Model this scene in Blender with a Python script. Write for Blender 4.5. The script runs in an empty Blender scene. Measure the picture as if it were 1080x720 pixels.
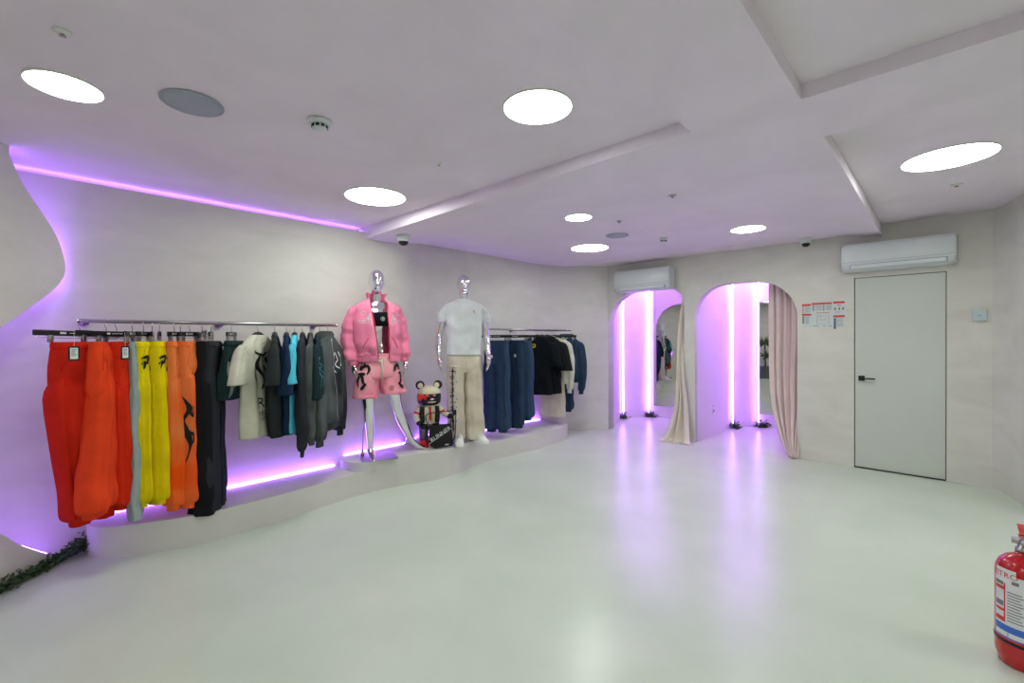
import bpy, bmesh, math, random
from mathutils import Vector, Matrix, noise
random.seed(7)
C = bpy.context.scene.collection
PI = math.pi
def lin(c):
    return tuple(((x/255)/12.92 if x/255 <= .04045 else ((x/255+.055)/1.055)**2.4) for x in c)

# ------------------------------------------------------------------ materials
def mat(name, rgb, rough=.6, metal=0., emit=None, estr=0., sheen=0., var=0., scale=8., bump=0., bscale=40., coat=0., trans=0., ior=1.45, spec=.5):
    m = bpy.data.materials.new(name); m.use_nodes = True
    nt = m.node_tree; b = nt.nodes['Principled BSDF']
    col = (*lin(rgb), 1)
    b.inputs['Base Color'].default_value = col
    b.inputs['Roughness'].default_value = rough
    b.inputs['Metallic'].default_value = metal
    b.inputs['Specular IOR Level'].default_value = spec
    b.inputs['IOR'].default_value = ior
    if sheen: b.inputs['Sheen Weight'].default_value = sheen
    if coat: b.inputs['Coat Weight'].default_value = coat; b.inputs['Coat Roughness'].default_value = .1
    if trans: b.inputs['Transmission Weight'].default_value = trans
    if emit:
        b.inputs['Emission Color'].default_value = (*emit, 1); b.inputs['Emission Strength'].default_value = estr
    if var or bump:
        tc = nt.nodes.new('ShaderNodeTexCoord')
        if var:
            n = nt.nodes.new('ShaderNodeTexNoise'); n.inputs['Scale'].default_value = scale; n.inputs['Detail'].default_value = 6
            nt.links.new(tc.outputs['Object'], n.inputs['Vector'])
            r = nt.nodes.new('ShaderNodeValToRGB')
            r.color_ramp.elements[0].position = .3; r.color_ramp.elements[1].position = .7
            r.color_ramp.elements[0].color = (*[c*(1-var) for c in col[:3]], 1)
            r.color_ramp.elements[1].color = (*[min(1, c*(1+var)) for c in col[:3]], 1)
            nt.links.new(n.outputs['Fac'], r.inputs['Fac']); nt.links.new(r.outputs['Color'], b.inputs['Base Color'])
        if bump:
            n2 = nt.nodes.new('ShaderNodeTexNoise'); n2.inputs['Scale'].default_value = bscale; n2.inputs['Detail'].default_value = 4
            nt.links.new(tc.outputs['Object'], n2.inputs['Vector'])
            bp = nt.nodes.new('ShaderNodeBump'); bp.inputs['Strength'].default_value = bump; bp.inputs['Distance'].default_value = .01
            nt.links.new(n2.outputs['Fac'], bp.inputs['Height']); nt.links.new(bp.outputs['Normal'], b.inputs['Normal'])
    return m
def fab(name, rgb, var=.12, bump=.35, scale=6): return mat(name, rgb, .92, var=var, scale=scale, bump=bump, bscale=60, spec=.12)

def plaster(name, rgb, rough=.75, v=.07):
    m = mat(name, rgb, rough, bump=.12, bscale=9, spec=.3); nt = m.node_tree; b = nt.nodes['Principled BSDF']
    tc = nt.nodes.new('ShaderNodeTexCoord'); mp = nt.nodes.new('ShaderNodeMapping'); mp.inputs['Scale'].default_value = (1, 1, 2.4)
    a = nt.nodes.new('ShaderNodeTexNoise'); a.inputs['Scale'].default_value = 1.6; a.inputs['Detail'].default_value = 9; a.inputs['Roughness'].default_value = .62; a.inputs['Distortion'].default_value = .6
    nt.links.new(tc.outputs['Object'], mp.inputs['Vector']); nt.links.new(mp.outputs['Vector'], a.inputs['Vector'])
    r = nt.nodes.new('ShaderNodeValToRGB'); c = lin(rgb)
    r.color_ramp.elements[0].position = .32; r.color_ramp.elements[1].position = .68
    r.color_ramp.elements[0].color = (c[0]*(1-v), c[1]*(1-v), c[2]*(1-v*1.3), 1); r.color_ramp.elements[1].color = (*[min(1, x*(1+v)) for x in c], 1)
    nt.links.new(a.outputs['Fac'], r.inputs['Fac']); nt.links.new(r.outputs['Color'], b.inputs['Base Color'])
    return m
M = {}
M['wall'] = plaster('wall_plaster', (214, 211, 205))
M['ceil'] = plaster('ceiling_plaster', (234, 223, 235), v=.045)
M['ledge'] = plaster('ledge_plaster', (212, 210, 204), .6, .04)
M['niche'] = plaster('niche_plaster', (222, 216, 222), .6, .03)
M['door'] = mat('door_paint', (200, 204, 197), .5, var=.02, scale=2)
M['dark'] = mat('dark_gap', (30, 30, 30), .7)
M['black'] = mat('black_plastic', (18, 18, 20), .35)
M['blackmatte'] = mat('black_matte', (22, 22, 24), .8)
M['white'] = mat('white_plastic', (214, 219, 222), .3)
M['whitem'] = mat('white_matte', (225, 225, 222), .7)
M['chrome'] = mat('chrome', (232, 232, 236), .045, 1.)
M['steel'] = mat('brushed_steel', (170, 168, 168), .28, 1.)
M['mirror'] = mat('mirror_glass', (205, 205, 205), .01, 1.)
M['grey'] = mat('speaker_grille', (176, 180, 194), .8, bump=.5, bscale=300)
M['lamp'] = mat('lamp_diffuser', (255, 255, 255), .5, emit=(.93, 1.0, .92), estr=13)
M['ledm'] = mat('purple_led', (255, 255, 255), .5, emit=(.36, .13, 1.0), estr=13)
M['ledv'] = mat('purple_led_vertical', (255, 255, 255), .5, emit=(.5, .22, 1.0), estr=13)
M['ledfill'] = mat('purple_fill_ceiling', (255, 255, 255), .5, emit=(.58, .30, 1.0), estr=22)  # glow of the added fill strips above the fitting rooms
M['red'] = mat('red_enamel', (190, 18, 28), .22, coat=.5)
M['labw'] = mat('label_white', (225, 225, 225), .5)
M['labr'] = mat('label_red', (205, 60, 50), .5)
M['labg'] = mat('label_grey', (120, 120, 125), .5)
M['labb'] = mat('label_blue', (60, 110, 200), .5)
M['labn'] = mat('label_navy', (70, 85, 140), .5)
M['labgr'] = mat('label_green', (40, 110, 60), .5)
M['paper'] = mat('poster_paper', (205, 212, 210), .6)
# floor
def floor_mat():
    m = mat('floor_microcement', (205, 211, 200), .27, spec=.5); nt = m.node_tree; b = nt.nodes['Principled BSDF']
    tc = nt.nodes.new('ShaderNodeTexCoord')
    a = nt.nodes.new('ShaderNodeTexNoise'); a.inputs['Scale'].default_value = 1.3; a.inputs['Detail'].default_value = 5; a.inputs['Distortion'].default_value = .3; a.inputs['Roughness'].default_value = .55
    nt.links.new(tc.outputs['Object'], a.inputs['Vector'])
    r = nt.nodes.new('ShaderNodeValToRGB'); r.color_ramp.elements[0].position = .3; r.color_ramp.elements[1].position = .7
    r.color_ramp.elements[0].color = (*lin((196, 207, 190)), 1); r.color_ramp.elements[1].color = (*lin((208, 216, 202)), 1)
    nt.links.new(a.outputs['Fac'], r.inputs['Fac'])
    # small dark specks
    v = nt.nodes.new('ShaderNodeTexVoronoi'); v.inputs['Scale'].default_value = 1.7
    nt.links.new(tc.outputs['Object'], v.inputs['Vector'])
    r2 = nt.nodes.new('ShaderNodeValToRGB'); r2.color_ramp.elements[0].position = .012; r2.color_ramp.elements[1].position = .02
    r2.color_ramp.elements[0].color = (.15, .15, .12, 1); r2.color_ramp.elements[1].color = (1, 1, 1, 1)
    nt.links.new(v.outputs['Distance'], r2.inputs['Fac'])
    mx = nt.nodes.new('ShaderNodeMixRGB'); mx.blend_type = 'MULTIPLY'; mx.inputs['Fac'].default_value = 1
    nt.links.new(r.outputs['Color'], mx.inputs['Color1']); nt.links.new(r2.outputs['Color'], mx.inputs['Color2'])
    nt.links.new(mx.outputs['Color'], b.inputs['Base Color'])
    rr = nt.nodes.new('ShaderNodeMapRange'); rr.inputs['To Min'].default_value = .24; rr.inputs['To Max'].default_value = .30
    n2 = nt.nodes.new('ShaderNodeTexNoise'); n2.inputs['Scale'].default_value = 2.5; n2.inputs['Detail'].default_value = 3
    nt.links.new(tc.outputs['Object'], n2.inputs['Vector'])
    bp = nt.nodes.new('ShaderNodeBump'); bp.inputs['Strength'].default_value = .12; bp.inputs['Distance'].default_value = .01
    nt.links.new(n2.outputs['Fac'], bp.inputs['Height']); nt.links.new(bp.outputs['Normal'], b.inputs['Normal'])
    return m
M['floor'] = floor_mat()

# ------------------------------------------------------------------ helpers
def link(name, me, m=None, parent=None, smooth=True, loc=None, rot=None):
    o = bpy.data.objects.new(name, me); C.objects.link(o)
    if m is not None:
        for x in (m if isinstance(m, (list, tuple)) else [m]): me.materials.append(x)
    if smooth:
        for p in me.polygons: p.use_smooth = True
    if parent: o.parent = parent
    if loc: o.location = loc
    if rot: o.rotation_euler = rot
    return o
def obj(name, bm, m=None, parent=None, smooth=True, **k):
    me = bpy.data.meshes.new(name); bm.normal_update(); bm.to_mesh(me); bm.free()
    return link(name, me, m, parent, smooth, **k)
def tag(o, label=None, cat=None, group=None, kind=None):
    if label: o['label'] = label
    if cat: o['category'] = cat
    if group: o['group'] = group
    if kind: o['kind'] = kind
    return o
def thing(name, label, cat, loc=(0, 0, 0), rz=0, group=None):
    o = bpy.data.objects.new(name, None); o.empty_display_size = .05; C.objects.link(o)
    o.location = loc; o.rotation_euler = (0, 0, rz)
    return tag(o, label, cat, group)
def dup(root, loc, rz=None, label=None, group=None):
    r = root.copy(); C.objects.link(r); r.location = loc
    if rz is not None: r.rotation_euler = (0, 0, rz)
    if label: r['label'] = label
    if group: r['group'] = group
    for ch in list(root.children):
        c = ch.copy(); C.objects.link(c); c.parent = r
        for g in ch.children:
            d = g.copy(); C.objects.link(d); d.parent = c
    return r
def BM(): return bmesh.new()
def box(bm, x0, x1, y0, y1, z0, z1, bev=0, mi=0, mtx=None):
    g = bmesh.ops.create_cube(bm, size=1); vs = g['verts']
    bmesh.ops.scale(bm, vec=(x1-x0, y1-y0, z1-z0), verts=vs)
    bmesh.ops.translate(bm, vec=((x0+x1)/2, (y0+y1)/2, (z0+z1)/2), verts=vs)
    fs = {f for v in vs for f in v.link_faces}
    for f in fs: f.material_index = mi
    if bev:
        es = list({e for v in vs for e in v.link_edges})
        r = bmesh.ops.bevel(bm, geom=es, offset=bev, segments=2, affect='EDGES', profile=.6)
        vs = list({v for f in r['faces'] for v in f.verts} | {v for v in vs if v.is_valid})
    if mtx is not None: bmesh.ops.transform(bm, matrix=mtx, verts=vs)
    return bm
def cyl(bm, c, r, h, axis='z', n=28, r2=None, mi=0):
    g = bmesh.ops.create_cone(bm, cap_ends=True, segments=n, radius1=r, radius2=r if r2 is None else r2, depth=h)
    vs = g['verts']
    if axis == 'x': bmesh.ops.rotate(bm, matrix=Matrix.Rotation(PI/2, 3, 'Y'), verts=vs)
    if axis == 'y': bmesh.ops.rotate(bm, matrix=Matrix.Rotation(-PI/2, 3, 'X'), verts=vs)
    bmesh.ops.translate(bm, vec=c, verts=vs)
    for f in {f for v in vs for f in v.link_faces}: f.material_index = mi
    return bm
def lathe(bm, prof, c=(0, 0, 0), n=32, mi=0, cap=True):
    rings = []
    for r, z in prof:
        rings.append([bm.verts.new((c[0]+r*math.cos(2*PI*i/n), c[1]+r*math.sin(2*PI*i/n), c[2]+z)) for i in range(n)])
    for a, b in zip(rings, rings[1:]):
        for i in range(n):
            f = bm.faces.new((a[i], a[(i+1) % n], b[(i+1) % n], b[i])); f.material_index = mi
    if cap:
        for q in (rings[0][::-1], rings[-1]):
            f = bm.faces.new(q); f.material_index = mi
    return bm
def tube(bm, pts, r, n=8, mi=0, radii=None, flat=None):
    """tube along points; flat=(w) squashes into a strap of half-width w"""
    pts = [Vector(p) for p in pts]; rings = []; up = Vector((0, 0, 1)); prevn = None
    for i, p in enumerate(pts):
        t = (pts[min(i+1, len(pts)-1)]-pts[max(i-1, 0)]).normalized()
        if prevn is None:
            a = t.cross(up)
            if a.length < 1e-3: a = t.cross(Vector((0, 1, 0)))
            a.normalize()
        else:
            a = (prevn-t*prevn.dot(t)).normalized()
        prevn = a; b = t.cross(a); rr = radii[i] if radii else r
        rings.append([bm.verts.new(p+a*math.cos(2*PI*k/n)*(flat or rr)+b*math.sin(2*PI*k/n)*rr) for k in range(n)])
    for a, b in zip(rings, rings[1:]):
        for i in range(n):
            f = bm.faces.new((a[i], a[(i+1) % n], b[(i+1) % n], b[i])); f.material_index = mi
    for q in (rings[0][::-1], rings[-1]):
        f = bm.faces.new(q); f.material_index = mi
    return bm
def smooth_pts(pts, k=6, closed=False):
    P = [Vector(p) for p in pts]; out = []; n = len(P)
    rng = range(n if closed else n-1)
    for i in rng:
        p0, p1, p2, p3 = (P[(i-1) % n] if closed or i else P[0]), P[i], P[(i+1) % n], (P[(i+2) % n] if closed or i+2 < n else P[-1])
        for j in range(k):
            t = j/k
            out.append(.5*((2*p1)+(-p0+p2)*t+(2*p0-5*p1+4*p2-p3)*t*t+(-p0+3*p1-3*p2+p3)*t**3))
    if not closed: out.append(P[-1])
    return out
def slab(outline, th, holes=()):
    """filled 2-D outline (x,y) -> mesh of thickness th, centred on z=0"""
    cu = bpy.data.curves.new('s', 'CURVE'); cu.dimensions = '2D'; cu.fill_mode = 'BOTH'; cu.extrude = th/2
    for loop in (outline, *holes):
        sp = cu.splines.new('POLY'); sp.points.add(len(loop)-1); sp.use_cyclic_u = True
        for p, q in zip(sp.points, loop): p.co = (q[0], q[1], 0, 1)
    o = bpy.data.objects.new('s', cu); me = bpy.data.meshes.new_from_object(o)
    bpy.data.objects.remove(o); bpy.data.curves.remove(cu)
    return me
def put(name, me, mtx, m, parent=None, smooth=False):
    me.transform(mtx); return link(name, me, m, parent, smooth)
def flat_shade(o):
    for p in o.data.polygons: p.use_smooth = False
def autosmooth(o, ang=35):
    me = o.data
    bm = bmesh.new(); bm.from_mesh(me)
    for e in bm.edges:
        if len(e.link_faces) == 2 and e.calc_face_angle(0) > math.radians(ang): e.smooth = False
    bm.to_mesh(me); bm.free()
    for p in me.polygons: p.use_smooth = True
def text2d(s, size=1.):
    cu = bpy.data.curves.new('t', 'FONT'); cu.body = s; cu.size = size; cu.align_x = 'CENTER'; cu.align_y = 'CENTER'; cu.resolution_u = 2
    o = bpy.data.objects.new('t', cu); me = bpy.data.meshes.new_from_object(o)
    vs = [v.co.copy() for v in me.vertices]; fs = [tuple(p.vertices) for p in me.polygons]
    bpy.data.objects.remove(o); bpy.data.curves.remove(cu); bpy.data.meshes.remove(me)
    return vs, fs
def text_obj(name, s, size, mtx, m, parent=None):
    vs, fs = text2d(s, size); me = bpy.data.meshes.new(name); me.from_pydata([tuple(v) for v in vs], [], fs)
    me.transform(mtx); return link(name, me, m, parent, False)

# ------------------------------------------------------------------ camera
cam = bpy.data.objects.new('camera', bpy.data.cameras.new('camera')); C.objects.link(cam)
cam.data.sensor_width = 36; cam.data.lens = 481/1080*36; cam.data.clip_start = .05
ca = math.atan(459/481); pt = 3.2/481; ro = .005
Fv = Vector((math.cos(ca), math.sin(ca), -pt)).normalized(); R0 = Vector((math.sin(ca), -math.cos(ca), 0)); U0 = R0.cross(Fv)
Rv = R0*math.cos(ro)-U0*math.sin(ro); Uv = Rv.cross(Fv)
mw = Matrix((Rv, Uv, -Fv)).transposed().to_4x4(); mw.translation = (0, 0, 1.45)
cam.matrix_world = mw
bpy.context.scene.camera = cam
sc = bpy.context.scene
sc.view_settings.view_transform = 'Standard'; sc.view_settings.look = 'None'; sc.view_settings.gamma = 1; sc.view_settings.use_curve_mapping = False
sc.view_settings.exposure = 1.25
w = bpy.data.worlds.new('world'); sc.world = w; w.use_nodes = True
w.node_tree.nodes['Background'].inputs[0].default_value = (.9, .92, 1, 1); w.node_tree.nodes['Background'].inputs[1].default_value = .15

# ------------------------------------------------------------------ room shell
D = 6.29
def struct(o): o['kind'] = 'structure'; return o
bm = BM(); box(bm, -3, 9.6, -3.2, 5.2, -.12, 0); o = struct(obj('floor', bm, M['floor'], smooth=False))

# ceiling (one mesh with recesses and soft dips)
def sstep(a, b, x):
    t = max(0, min(1, (x-a)/(b-a))); return t*t*(3-2*t)
def h_high(x, y): return 2.65-.012*max(0, y-1.02)
def h_low(x, y): return 2.58-.027*max(0, min(4.5, y)-1.02)*(1-sstep(2.6, 3.3, x))-.05*sstep(3.0, 6.3, x)*(1-sstep(.5, .9, y))
def edge_x(y): return 2.5-(y-1.02)*.037
def frange(a, b, n): return [a+(b-a)*i/n for i in range(n+1)]
bm = BM()
def patch(xs, ys, hf, xmap=None):
    g = [[bm.verts.new(((xmap(x, y) if xmap else x), y, hf(x, y))) for y in ys] for x in xs]
    for i in range(len(xs)-1):
        for j in range(len(ys)-1): bm.faces.new((g[i][j], g[i][j+1], g[i+1][j+1], g[i+1][j]))
    return g
YB = [-3.2, -1.5, -.5, .1, .505]; YM = [.505, .7, .86, 1.02]; YA = [1.02]+frange(1.3, 3.3, 6)+frange(3.45, 4.2, 8)[0:]+[4.24, 4.28, 4.32, 4.36, 4.6, 5.2]
a_xs = frange(-3, 2.5, 8)
def xm(x, y): return x if x < 2.45 else edge_x(y)
gA = patch(a_xs, YA, h_high, xm)
gM = patch([-3, -1, 1, 2.5], YM, h_low)
gB = patch([-3, 0, 2.53], YB, lambda x, y: 2.65)
l_xs = [2.5]+frange(2.6, 3.3, 7)+frange(3.6, 6.4, 7)+[8.1, 9.6]
gL = patch(l_xs, YA, h_low, lambda x, y: edge_x(y) if x == 2.5 else x)
gL2 = patch(l_xs, YM, h_low)
gS = patch([2.53, 2.8, 3.09], YB, lambda x, y: 2.58)
gR = patch([3.09, 4.5, 5.5, 6.42], YB, lambda x, y: 2.655)
gR2 = patch([6.42, 8, 9.6], YB, lambda x, y: 2.58)
def wallstrip(pts, hf1, hf2):
    for (xa, ya), (xb, yb) in zip(pts, pts[1:]):
        bm.faces.new([bm.verts.new(p) for p in ((xa, ya, hf1(xa, ya)), (xb, yb, hf1(xb, yb)), (xb, yb, hf2(xb, yb)), (xa, ya, hf2(xa, ya)))])
wallstrip([(edge_x(y), y) for y in YA], h_high, h_low)
wallstrip([(x, 1.02) for x in (-3, -1, 1, 2.5)], h_high, h_low)
wallstrip([(x, .505) for x in (-3, 0, 2.53)], lambda x, y: 2.65, lambda x, y: h_low(x, .505))
wallstrip([(2.53, y) for y in YB], lambda x, y: 2.65, lambda x, y: 2.58)
wallstrip([(3.09, y) for y in YB], lambda x, y: 2.655, lambda x, y: 2.58)
wallstrip([(x, .505) for x in (3.09, 3.6, 4.1, 4.6, 5.1, 5.6, 6.42)], lambda x, y: 2.655, lambda x, y: h_low(x, .505))
bmesh.ops.remove_doubles(bm, verts=bm.verts, dist=.0005)
o = obj('ceiling', bm, M['ceil'], smooth=False)
bmv = bmesh.new(); bmv.from_mesh(o.data); bmesh.ops.recalc_face_normals(bmv, faces=bmv.faces)
# roof slab above so the ceiling is a closed body
box(bmv, -3, 9.6, -3.2, 5.2, 2.9, 3.0); bmv.to_mesh(o.data); bmv.free(); flat_shade(o); struct(o)

def wall_path(name, pts, z0, z1, th, side=1, m='wall', smooth=True):
    """vertical wall following plan points, thickened to one side"""
    P = [Vector(p) for p in pts]; n = len(P); off = []
    for i in range(n):
        d = (P[min(i+1, n-1)]-P[max(i-1, 0)]).normalized(); off.append(P[i]+Vector((-d.y, d.x))*th*side)
    bm = BM()
    A = [bm.verts.new((p.x, p.y, z0)) for p in P]; B = [bm.verts.new((p.x, p.y, z1)) for p in P]
    a = [bm.verts.new((p.x, p.y, z0)) for p in off]; b = [bm.verts.new((p.x, p.y, z1)) for p in off]
    for i in range(n-1):
        bm.faces.new((A[i], A[i+1], B[i+1], B[i])); bm.faces.new((a[i+1], a[i], b[i], b[i+1]))
        bm.faces.new((B[i], B[i+1], b[i+1], b[i])); bm.faces.new((A[i+1], A[i], a[i], a[i+1]))
    bm.faces.new((A[0], B[0], b[0], a[0])); bm.faces.new((A[-1], a[-1], b[-1], B[-1]))
    bmesh.ops.recalc_face_normals(bm, faces=bm.faces)
    o = struct(obj(name, bm, M[m])); autosmooth(o, 30); return o
ZT = 2.72
left_pts = [(2.385, 4.35), (2.7, 4.35)] + [(2.7+.6*t, 4.35+.17*sstep(0, 1, t)) for t in (.125, 0.25, .375, .5, .625, .75, .875, 1, 1.2)] + [(5.2, 4.52), (5.5, 4.49), (5.68, 4.42), (5.84, 4.32), (6.01, 4.13), (6.15, 3.99), (6.285, 3.892)]
wall_path('wall_left', left_pts, 0, ZT, .12, 1)
wall_path('wall_left_low', [(-1.5, 4.35), (2.385, 4.35)], 0, 2.552, .12, 1)
wall_path('wall_left_cove', [(-1.5, 4.66), (2.4, 4.66)], 2.40, ZT, .06, 1)
bm = BM(); box(bm, -1.5, 2.4, 4.47, 4.66, 2.50, 2.54); struct(obj('trim_3', bm, M['ceil'], smooth=False))
# back wall with two arched openings and a door hole (drawn in y,z)
def rounded(ya, yb, top, ra, rb, rtop=None):
    pts = [(ya, 0)]
    n = 10
    for i in range(n+1):
        t = PI/2*i/n; pts.append((ya-ra*(1-math.cos(t)), top-ra*.9*(1-math.sin(t))))
    for i in range(n+1):
        t = PI/2*(1-i/n); pts.append((yb+rb*(1-math.cos(t)), top-rb*.9*(1-math.sin(t))))
    pts.append((yb, 0)); return pts
outl = [(3.97, 0), ] + [(3.97, ZT), (-.33, ZT), (-.33, 0), (.004, 0), (.004, 2.1), (.748, 2.1), (.748, 0)]
a2 = rounded(2.515, 1.295, 2.156, .42, .50); a1 = rounded(3.89, 2.665, 2.162, .55, .26)
outl = [(3.97, 0), (3.97, ZT), (-.33, ZT), (-.33, 0), (.004, 0), (.004, 2.1), (.748, 2.1), (.748, 0)] + a2[::-1] + a1[::-1]
me = slab(outl, .15)
mt = Matrix(((0, 0, 1, D+.075), (1, 0, 0, 0), (0, 1, 0, 0), (0, 0, 0, 1)))
o = struct(put('wall_back', me, mt, M['wall']))
wall_path('wall_right', [(6.31, -.30), (6.22, -.36), (6.1, -.40), (5.9, -.445), (5.6, -.5), (5.35, -.58), (5.22, -.7), (5.2, -.9), (5.2, -2.7)], 0, ZT, .12, 1)
wall_path('wall_side', [(5.32, -2.7), (-2.4, -2.7)], 0, ZT, .12, 1)
wall_path('wall_front', [(-2.4, -2.8), (-2.4, 2.6), (-2.3, 2.2), ], 0, ZT, .12, 1)
# diagonal front panel with the wave-shaped cut-out; s runs along (1,1)
S2 = math.sqrt(2)
up = smooth_pts([(-.093, 2.56, 0), (-.036, 2.407, 0), (.045, 2.264, 0), (.11, 2.133, 0), (.141, 2.016, 0), (.150, 1.94, 0), (.137, 1.865, 0), (.084, 1.773, 0), (-.022, 1.652, 0), (-.137, 1.525, 0), (-.4, 1.25, 0), (-.55, .95, 0), (-.45, .62, 0), (-.27, .42, 0), (-.146, .325, 0), (-.073, .218, 0), (.006, .125, 0), (.078, .046, 0), (.12, 0.0, 0)], 5)
cut = [(p.x*S2, p.y) for p in up]
outl = [(-2.0*S2, 0), (-2.0*S2, 2.66), (cut[0][0], 2.66)] + cut
me = slab(outl, .05)
# plane: point (s/√2, 4.14+s/√2); normal (1,-1)/√2 faces the camera
n_ = Vector((1, -1, 0)).normalized(); t_ = Vector((1, 1, 0)).normalized(); org = Vector((0, 4.14, 0))-n_*.025
mt = Matrix(((t_.x, 0, n_.x, org.x), (t_.y, 0, n_.y, org.y), (0, 1, 0, 0), (0, 0, 0, 1)))
struct(put('wall_panel', me, mt, M['wall'])); bpy.data.objects['wall_panel'].name = 'wall_corner'

# fitting rooms behind the back wall
wall_path('wall_niche_left', [(6.44, 3.9), (6.7, 4.0), (7.0, 4.13), (7.30, 4.27), (7.5, 4.18), (7.82, 3.985), (7.87, 3.76), (8.10, 2.66)], 0, ZT, .1, 1, 'niche')
wall_path('wall_niche_middle', [(6.36, 2.59), (8.12, 2.59)], 0, ZT, .15, 1, 'niche')
bpy.data.objects['wall_niche_middle'].data.transform(Matrix.Translation((0, -.075, 0)))
wall_path('wall_niche_back', [(7.72, 2.525), (8.125, 2.235), (8.335, 1.32), (8.385, 1.1)], 0, ZT, .1, 1, 'niche')
wall_path('wall_niche_right', [(8.42, 1.12), (6.44, 1.12)], 0, ZT, .1, 1, 'niche')

# door
bm = BM(); box(bm, D+.012, D+.05, .010, .742, .012, 2.094, .002)
door = struct(obj('door_1', bm, M['door'], smooth=False))
bm = BM(); box(bm, D+.055, D+.075, -.02, .77, 0, 2.12)
struct(obj('door_gap', bm, M['dark'], smooth=False)); bpy.data.objects['door_gap'].parent = door
bm = BM(); box(bm, D+.002, D+.013, .655, .71, .965, 1.02, .002); cyl(bm, (D-.012, .682, .992), .010, .04, 'x'); box(bm, D-.038, D-.024, .56, .695, .985, 1.0, .004)
obj('door_handle', bm, M['black'], door, smooth=False)
bm = BM(); box(bm, D-.002, D+.02, .01, .742, .002, .012); obj('threshold', bm, M['dark'], door, smooth=False)

# ledge and platform
lf = smooth_pts([(.24, 4.30, 0), (.238, 4.20, 0), (.268, 4.115, 0), (.33, 4.035, 0), (.567, 3.916, 0), (.796, 3.845, 0), (1.1, 3.835, 0), (1.379, 3.858, 0), (1.75, 3.91, 0), (2.083, 3.948, 0), (2.475, 3.92, 0), (2.822, 3.80, 0), (3.05, 3.80, 0), (3.25, 3.85, 0), (3.637, 3.935, 0), (4.0, 3.91, 0), (4.386, 3.87, 0), (4.9, 3.89, 0), (5.25, 3.95, 0), (5.33, 4.0, 0), (5.35, 4.2, 0)], 5)
lo = [(p.x, p.y) for p in lf] + [(5.35, 4.50), (2.98, 4.50), (2.84, 4.34), (.24, 4.34)]
o = put('trim_ledge', slab(lo, .21), Matrix.Translation((0, 0, .105)), M['ledge'])
o.name = 'trim_1'; struct(o)
md = o.modifiers.new('b', 'BEVEL'); md.width = .008; md.segments = 2; md.limit_method = 'ANGLE'; md.angle_limit = 1
pf = smooth_pts([(2.09, 4.335, 0), (2.035, 4.24, 0), (2.03, 4.12, 0), (2.06, 4.02, 0), (2.14, 3.945, 0), (2.25, 3.93, 0), (2.475, 3.918, 0), (2.822, 3.798, 0), (3.05, 3.798, 0), (3.25, 3.848, 0), (3.655, 3.93, 0)], 5)
po = [(p.x, p.y) for p in pf] + [(3.655, 4.50), (2.98, 4.50), (2.84, 4.335)]
o = put('trim_2', slab(po, .082), Matrix.Translation((0, 0, .251)), M['ledge']); struct(o)
md = o.modifiers.new('b', 'BEVEL'); md.width = .006; md.segments = 2; md.limit_method = 'ANGLE'; md.angle_limit = 1

# ------------------------------------------------------------------ lighting
lights = [((.107, 2.944, 2.62), .27, 'round glowing ceiling light at upper left above the red trousers'),
          ((1.805, 1.531, 2.64), .35, 'round glowing ceiling light at top centre of the high ceiling'),
          ((1.941, 3.389, 2.615), .475, 'round glowing ceiling light beside the ceiling step above the pink mannequin'),
          ((3.515, 2.49, 2.575), .24, 'smallest round glowing ceiling light, over the middle of the room'),
          ((4.803, 3.232, 2.575), .45, 'round glowing ceiling light in front of the far corner and purple-tinted speaker'),
          ((5.138, 1.5, 2.575), .32, 'round glowing ceiling light in front of the second arched fitting room'),
          ((4.258, -.004, 2.65), .485, 'largest round glowing ceiling light in the recess before the white door')]
def ceiling_light(p, dia, label):
    t = thing('ceiling_light', label, 'ceiling light', p, 0, 'round recessed ceiling lights')
    bm = BM(); lathe(bm, [(dia/2+.004, .02), (dia/2+.004, -.003), (dia/2-.001, -.004), (dia/2-.001, .01)], n=48, cap=False); obj('rim', bm, M['whitem'], t)
    bm = BM(); lathe(bm, [(dia/2-.001, .012), (dia/2-.001, -.0035)], n=48); o = obj('diffuser', bm, M['lamp'], t, smooth=False)
    return t
for p, dia, lb in lights: ceiling_light(p, dia, lb)
for i, p in enumerate([(-1.2, 1.6, 2.65), (.6, -1.2, 2.65), (-1.4, -1.2, 2.65), (3.6, -1.8, 2.655), (-.9, .2, 2.65)]):  # extra lights added out of frame to brighten the unseen side
    ceiling_light(p, .45, 'added round glowing ceiling light, unseen behind the camera position')
def led_bar(name, pts, r, m, label, group=None, flat=None):
    bm = BM(); tube(bm, pts, r, 6, flat=flat); o = obj(name, bm, m, smooth=True); return tag(o, label, 'led strip', group)
led_bar('led_strip', [(.27, 4.335, .218), (1.2, 4.338, .218), (2.02, 4.338, .218)], .006, M['ledm'], 'purple LED strip along the wall base behind the left clothes rail')
led_bar('led_strip', [(2.12, 4.335, .300), (2.82, 4.335, .300)], .005, M['ledm'], 'short purple LED strip along the wall behind the pink mannequin')
led_bar('led_strip', [(3.02, 4.505, .300), (3.62, 4.507, .300)], .005, M['ledm'], 'short purple LED strip along the wall behind the white shirt mannequin')
led_bar('led_strip', [(3.68, 4.505, .218), (5.1, 4.505, .218), (5.30, 4.48, .218)], .006, M['ledm'], 'purple LED strip along the wall base behind the navy clothes')
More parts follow.
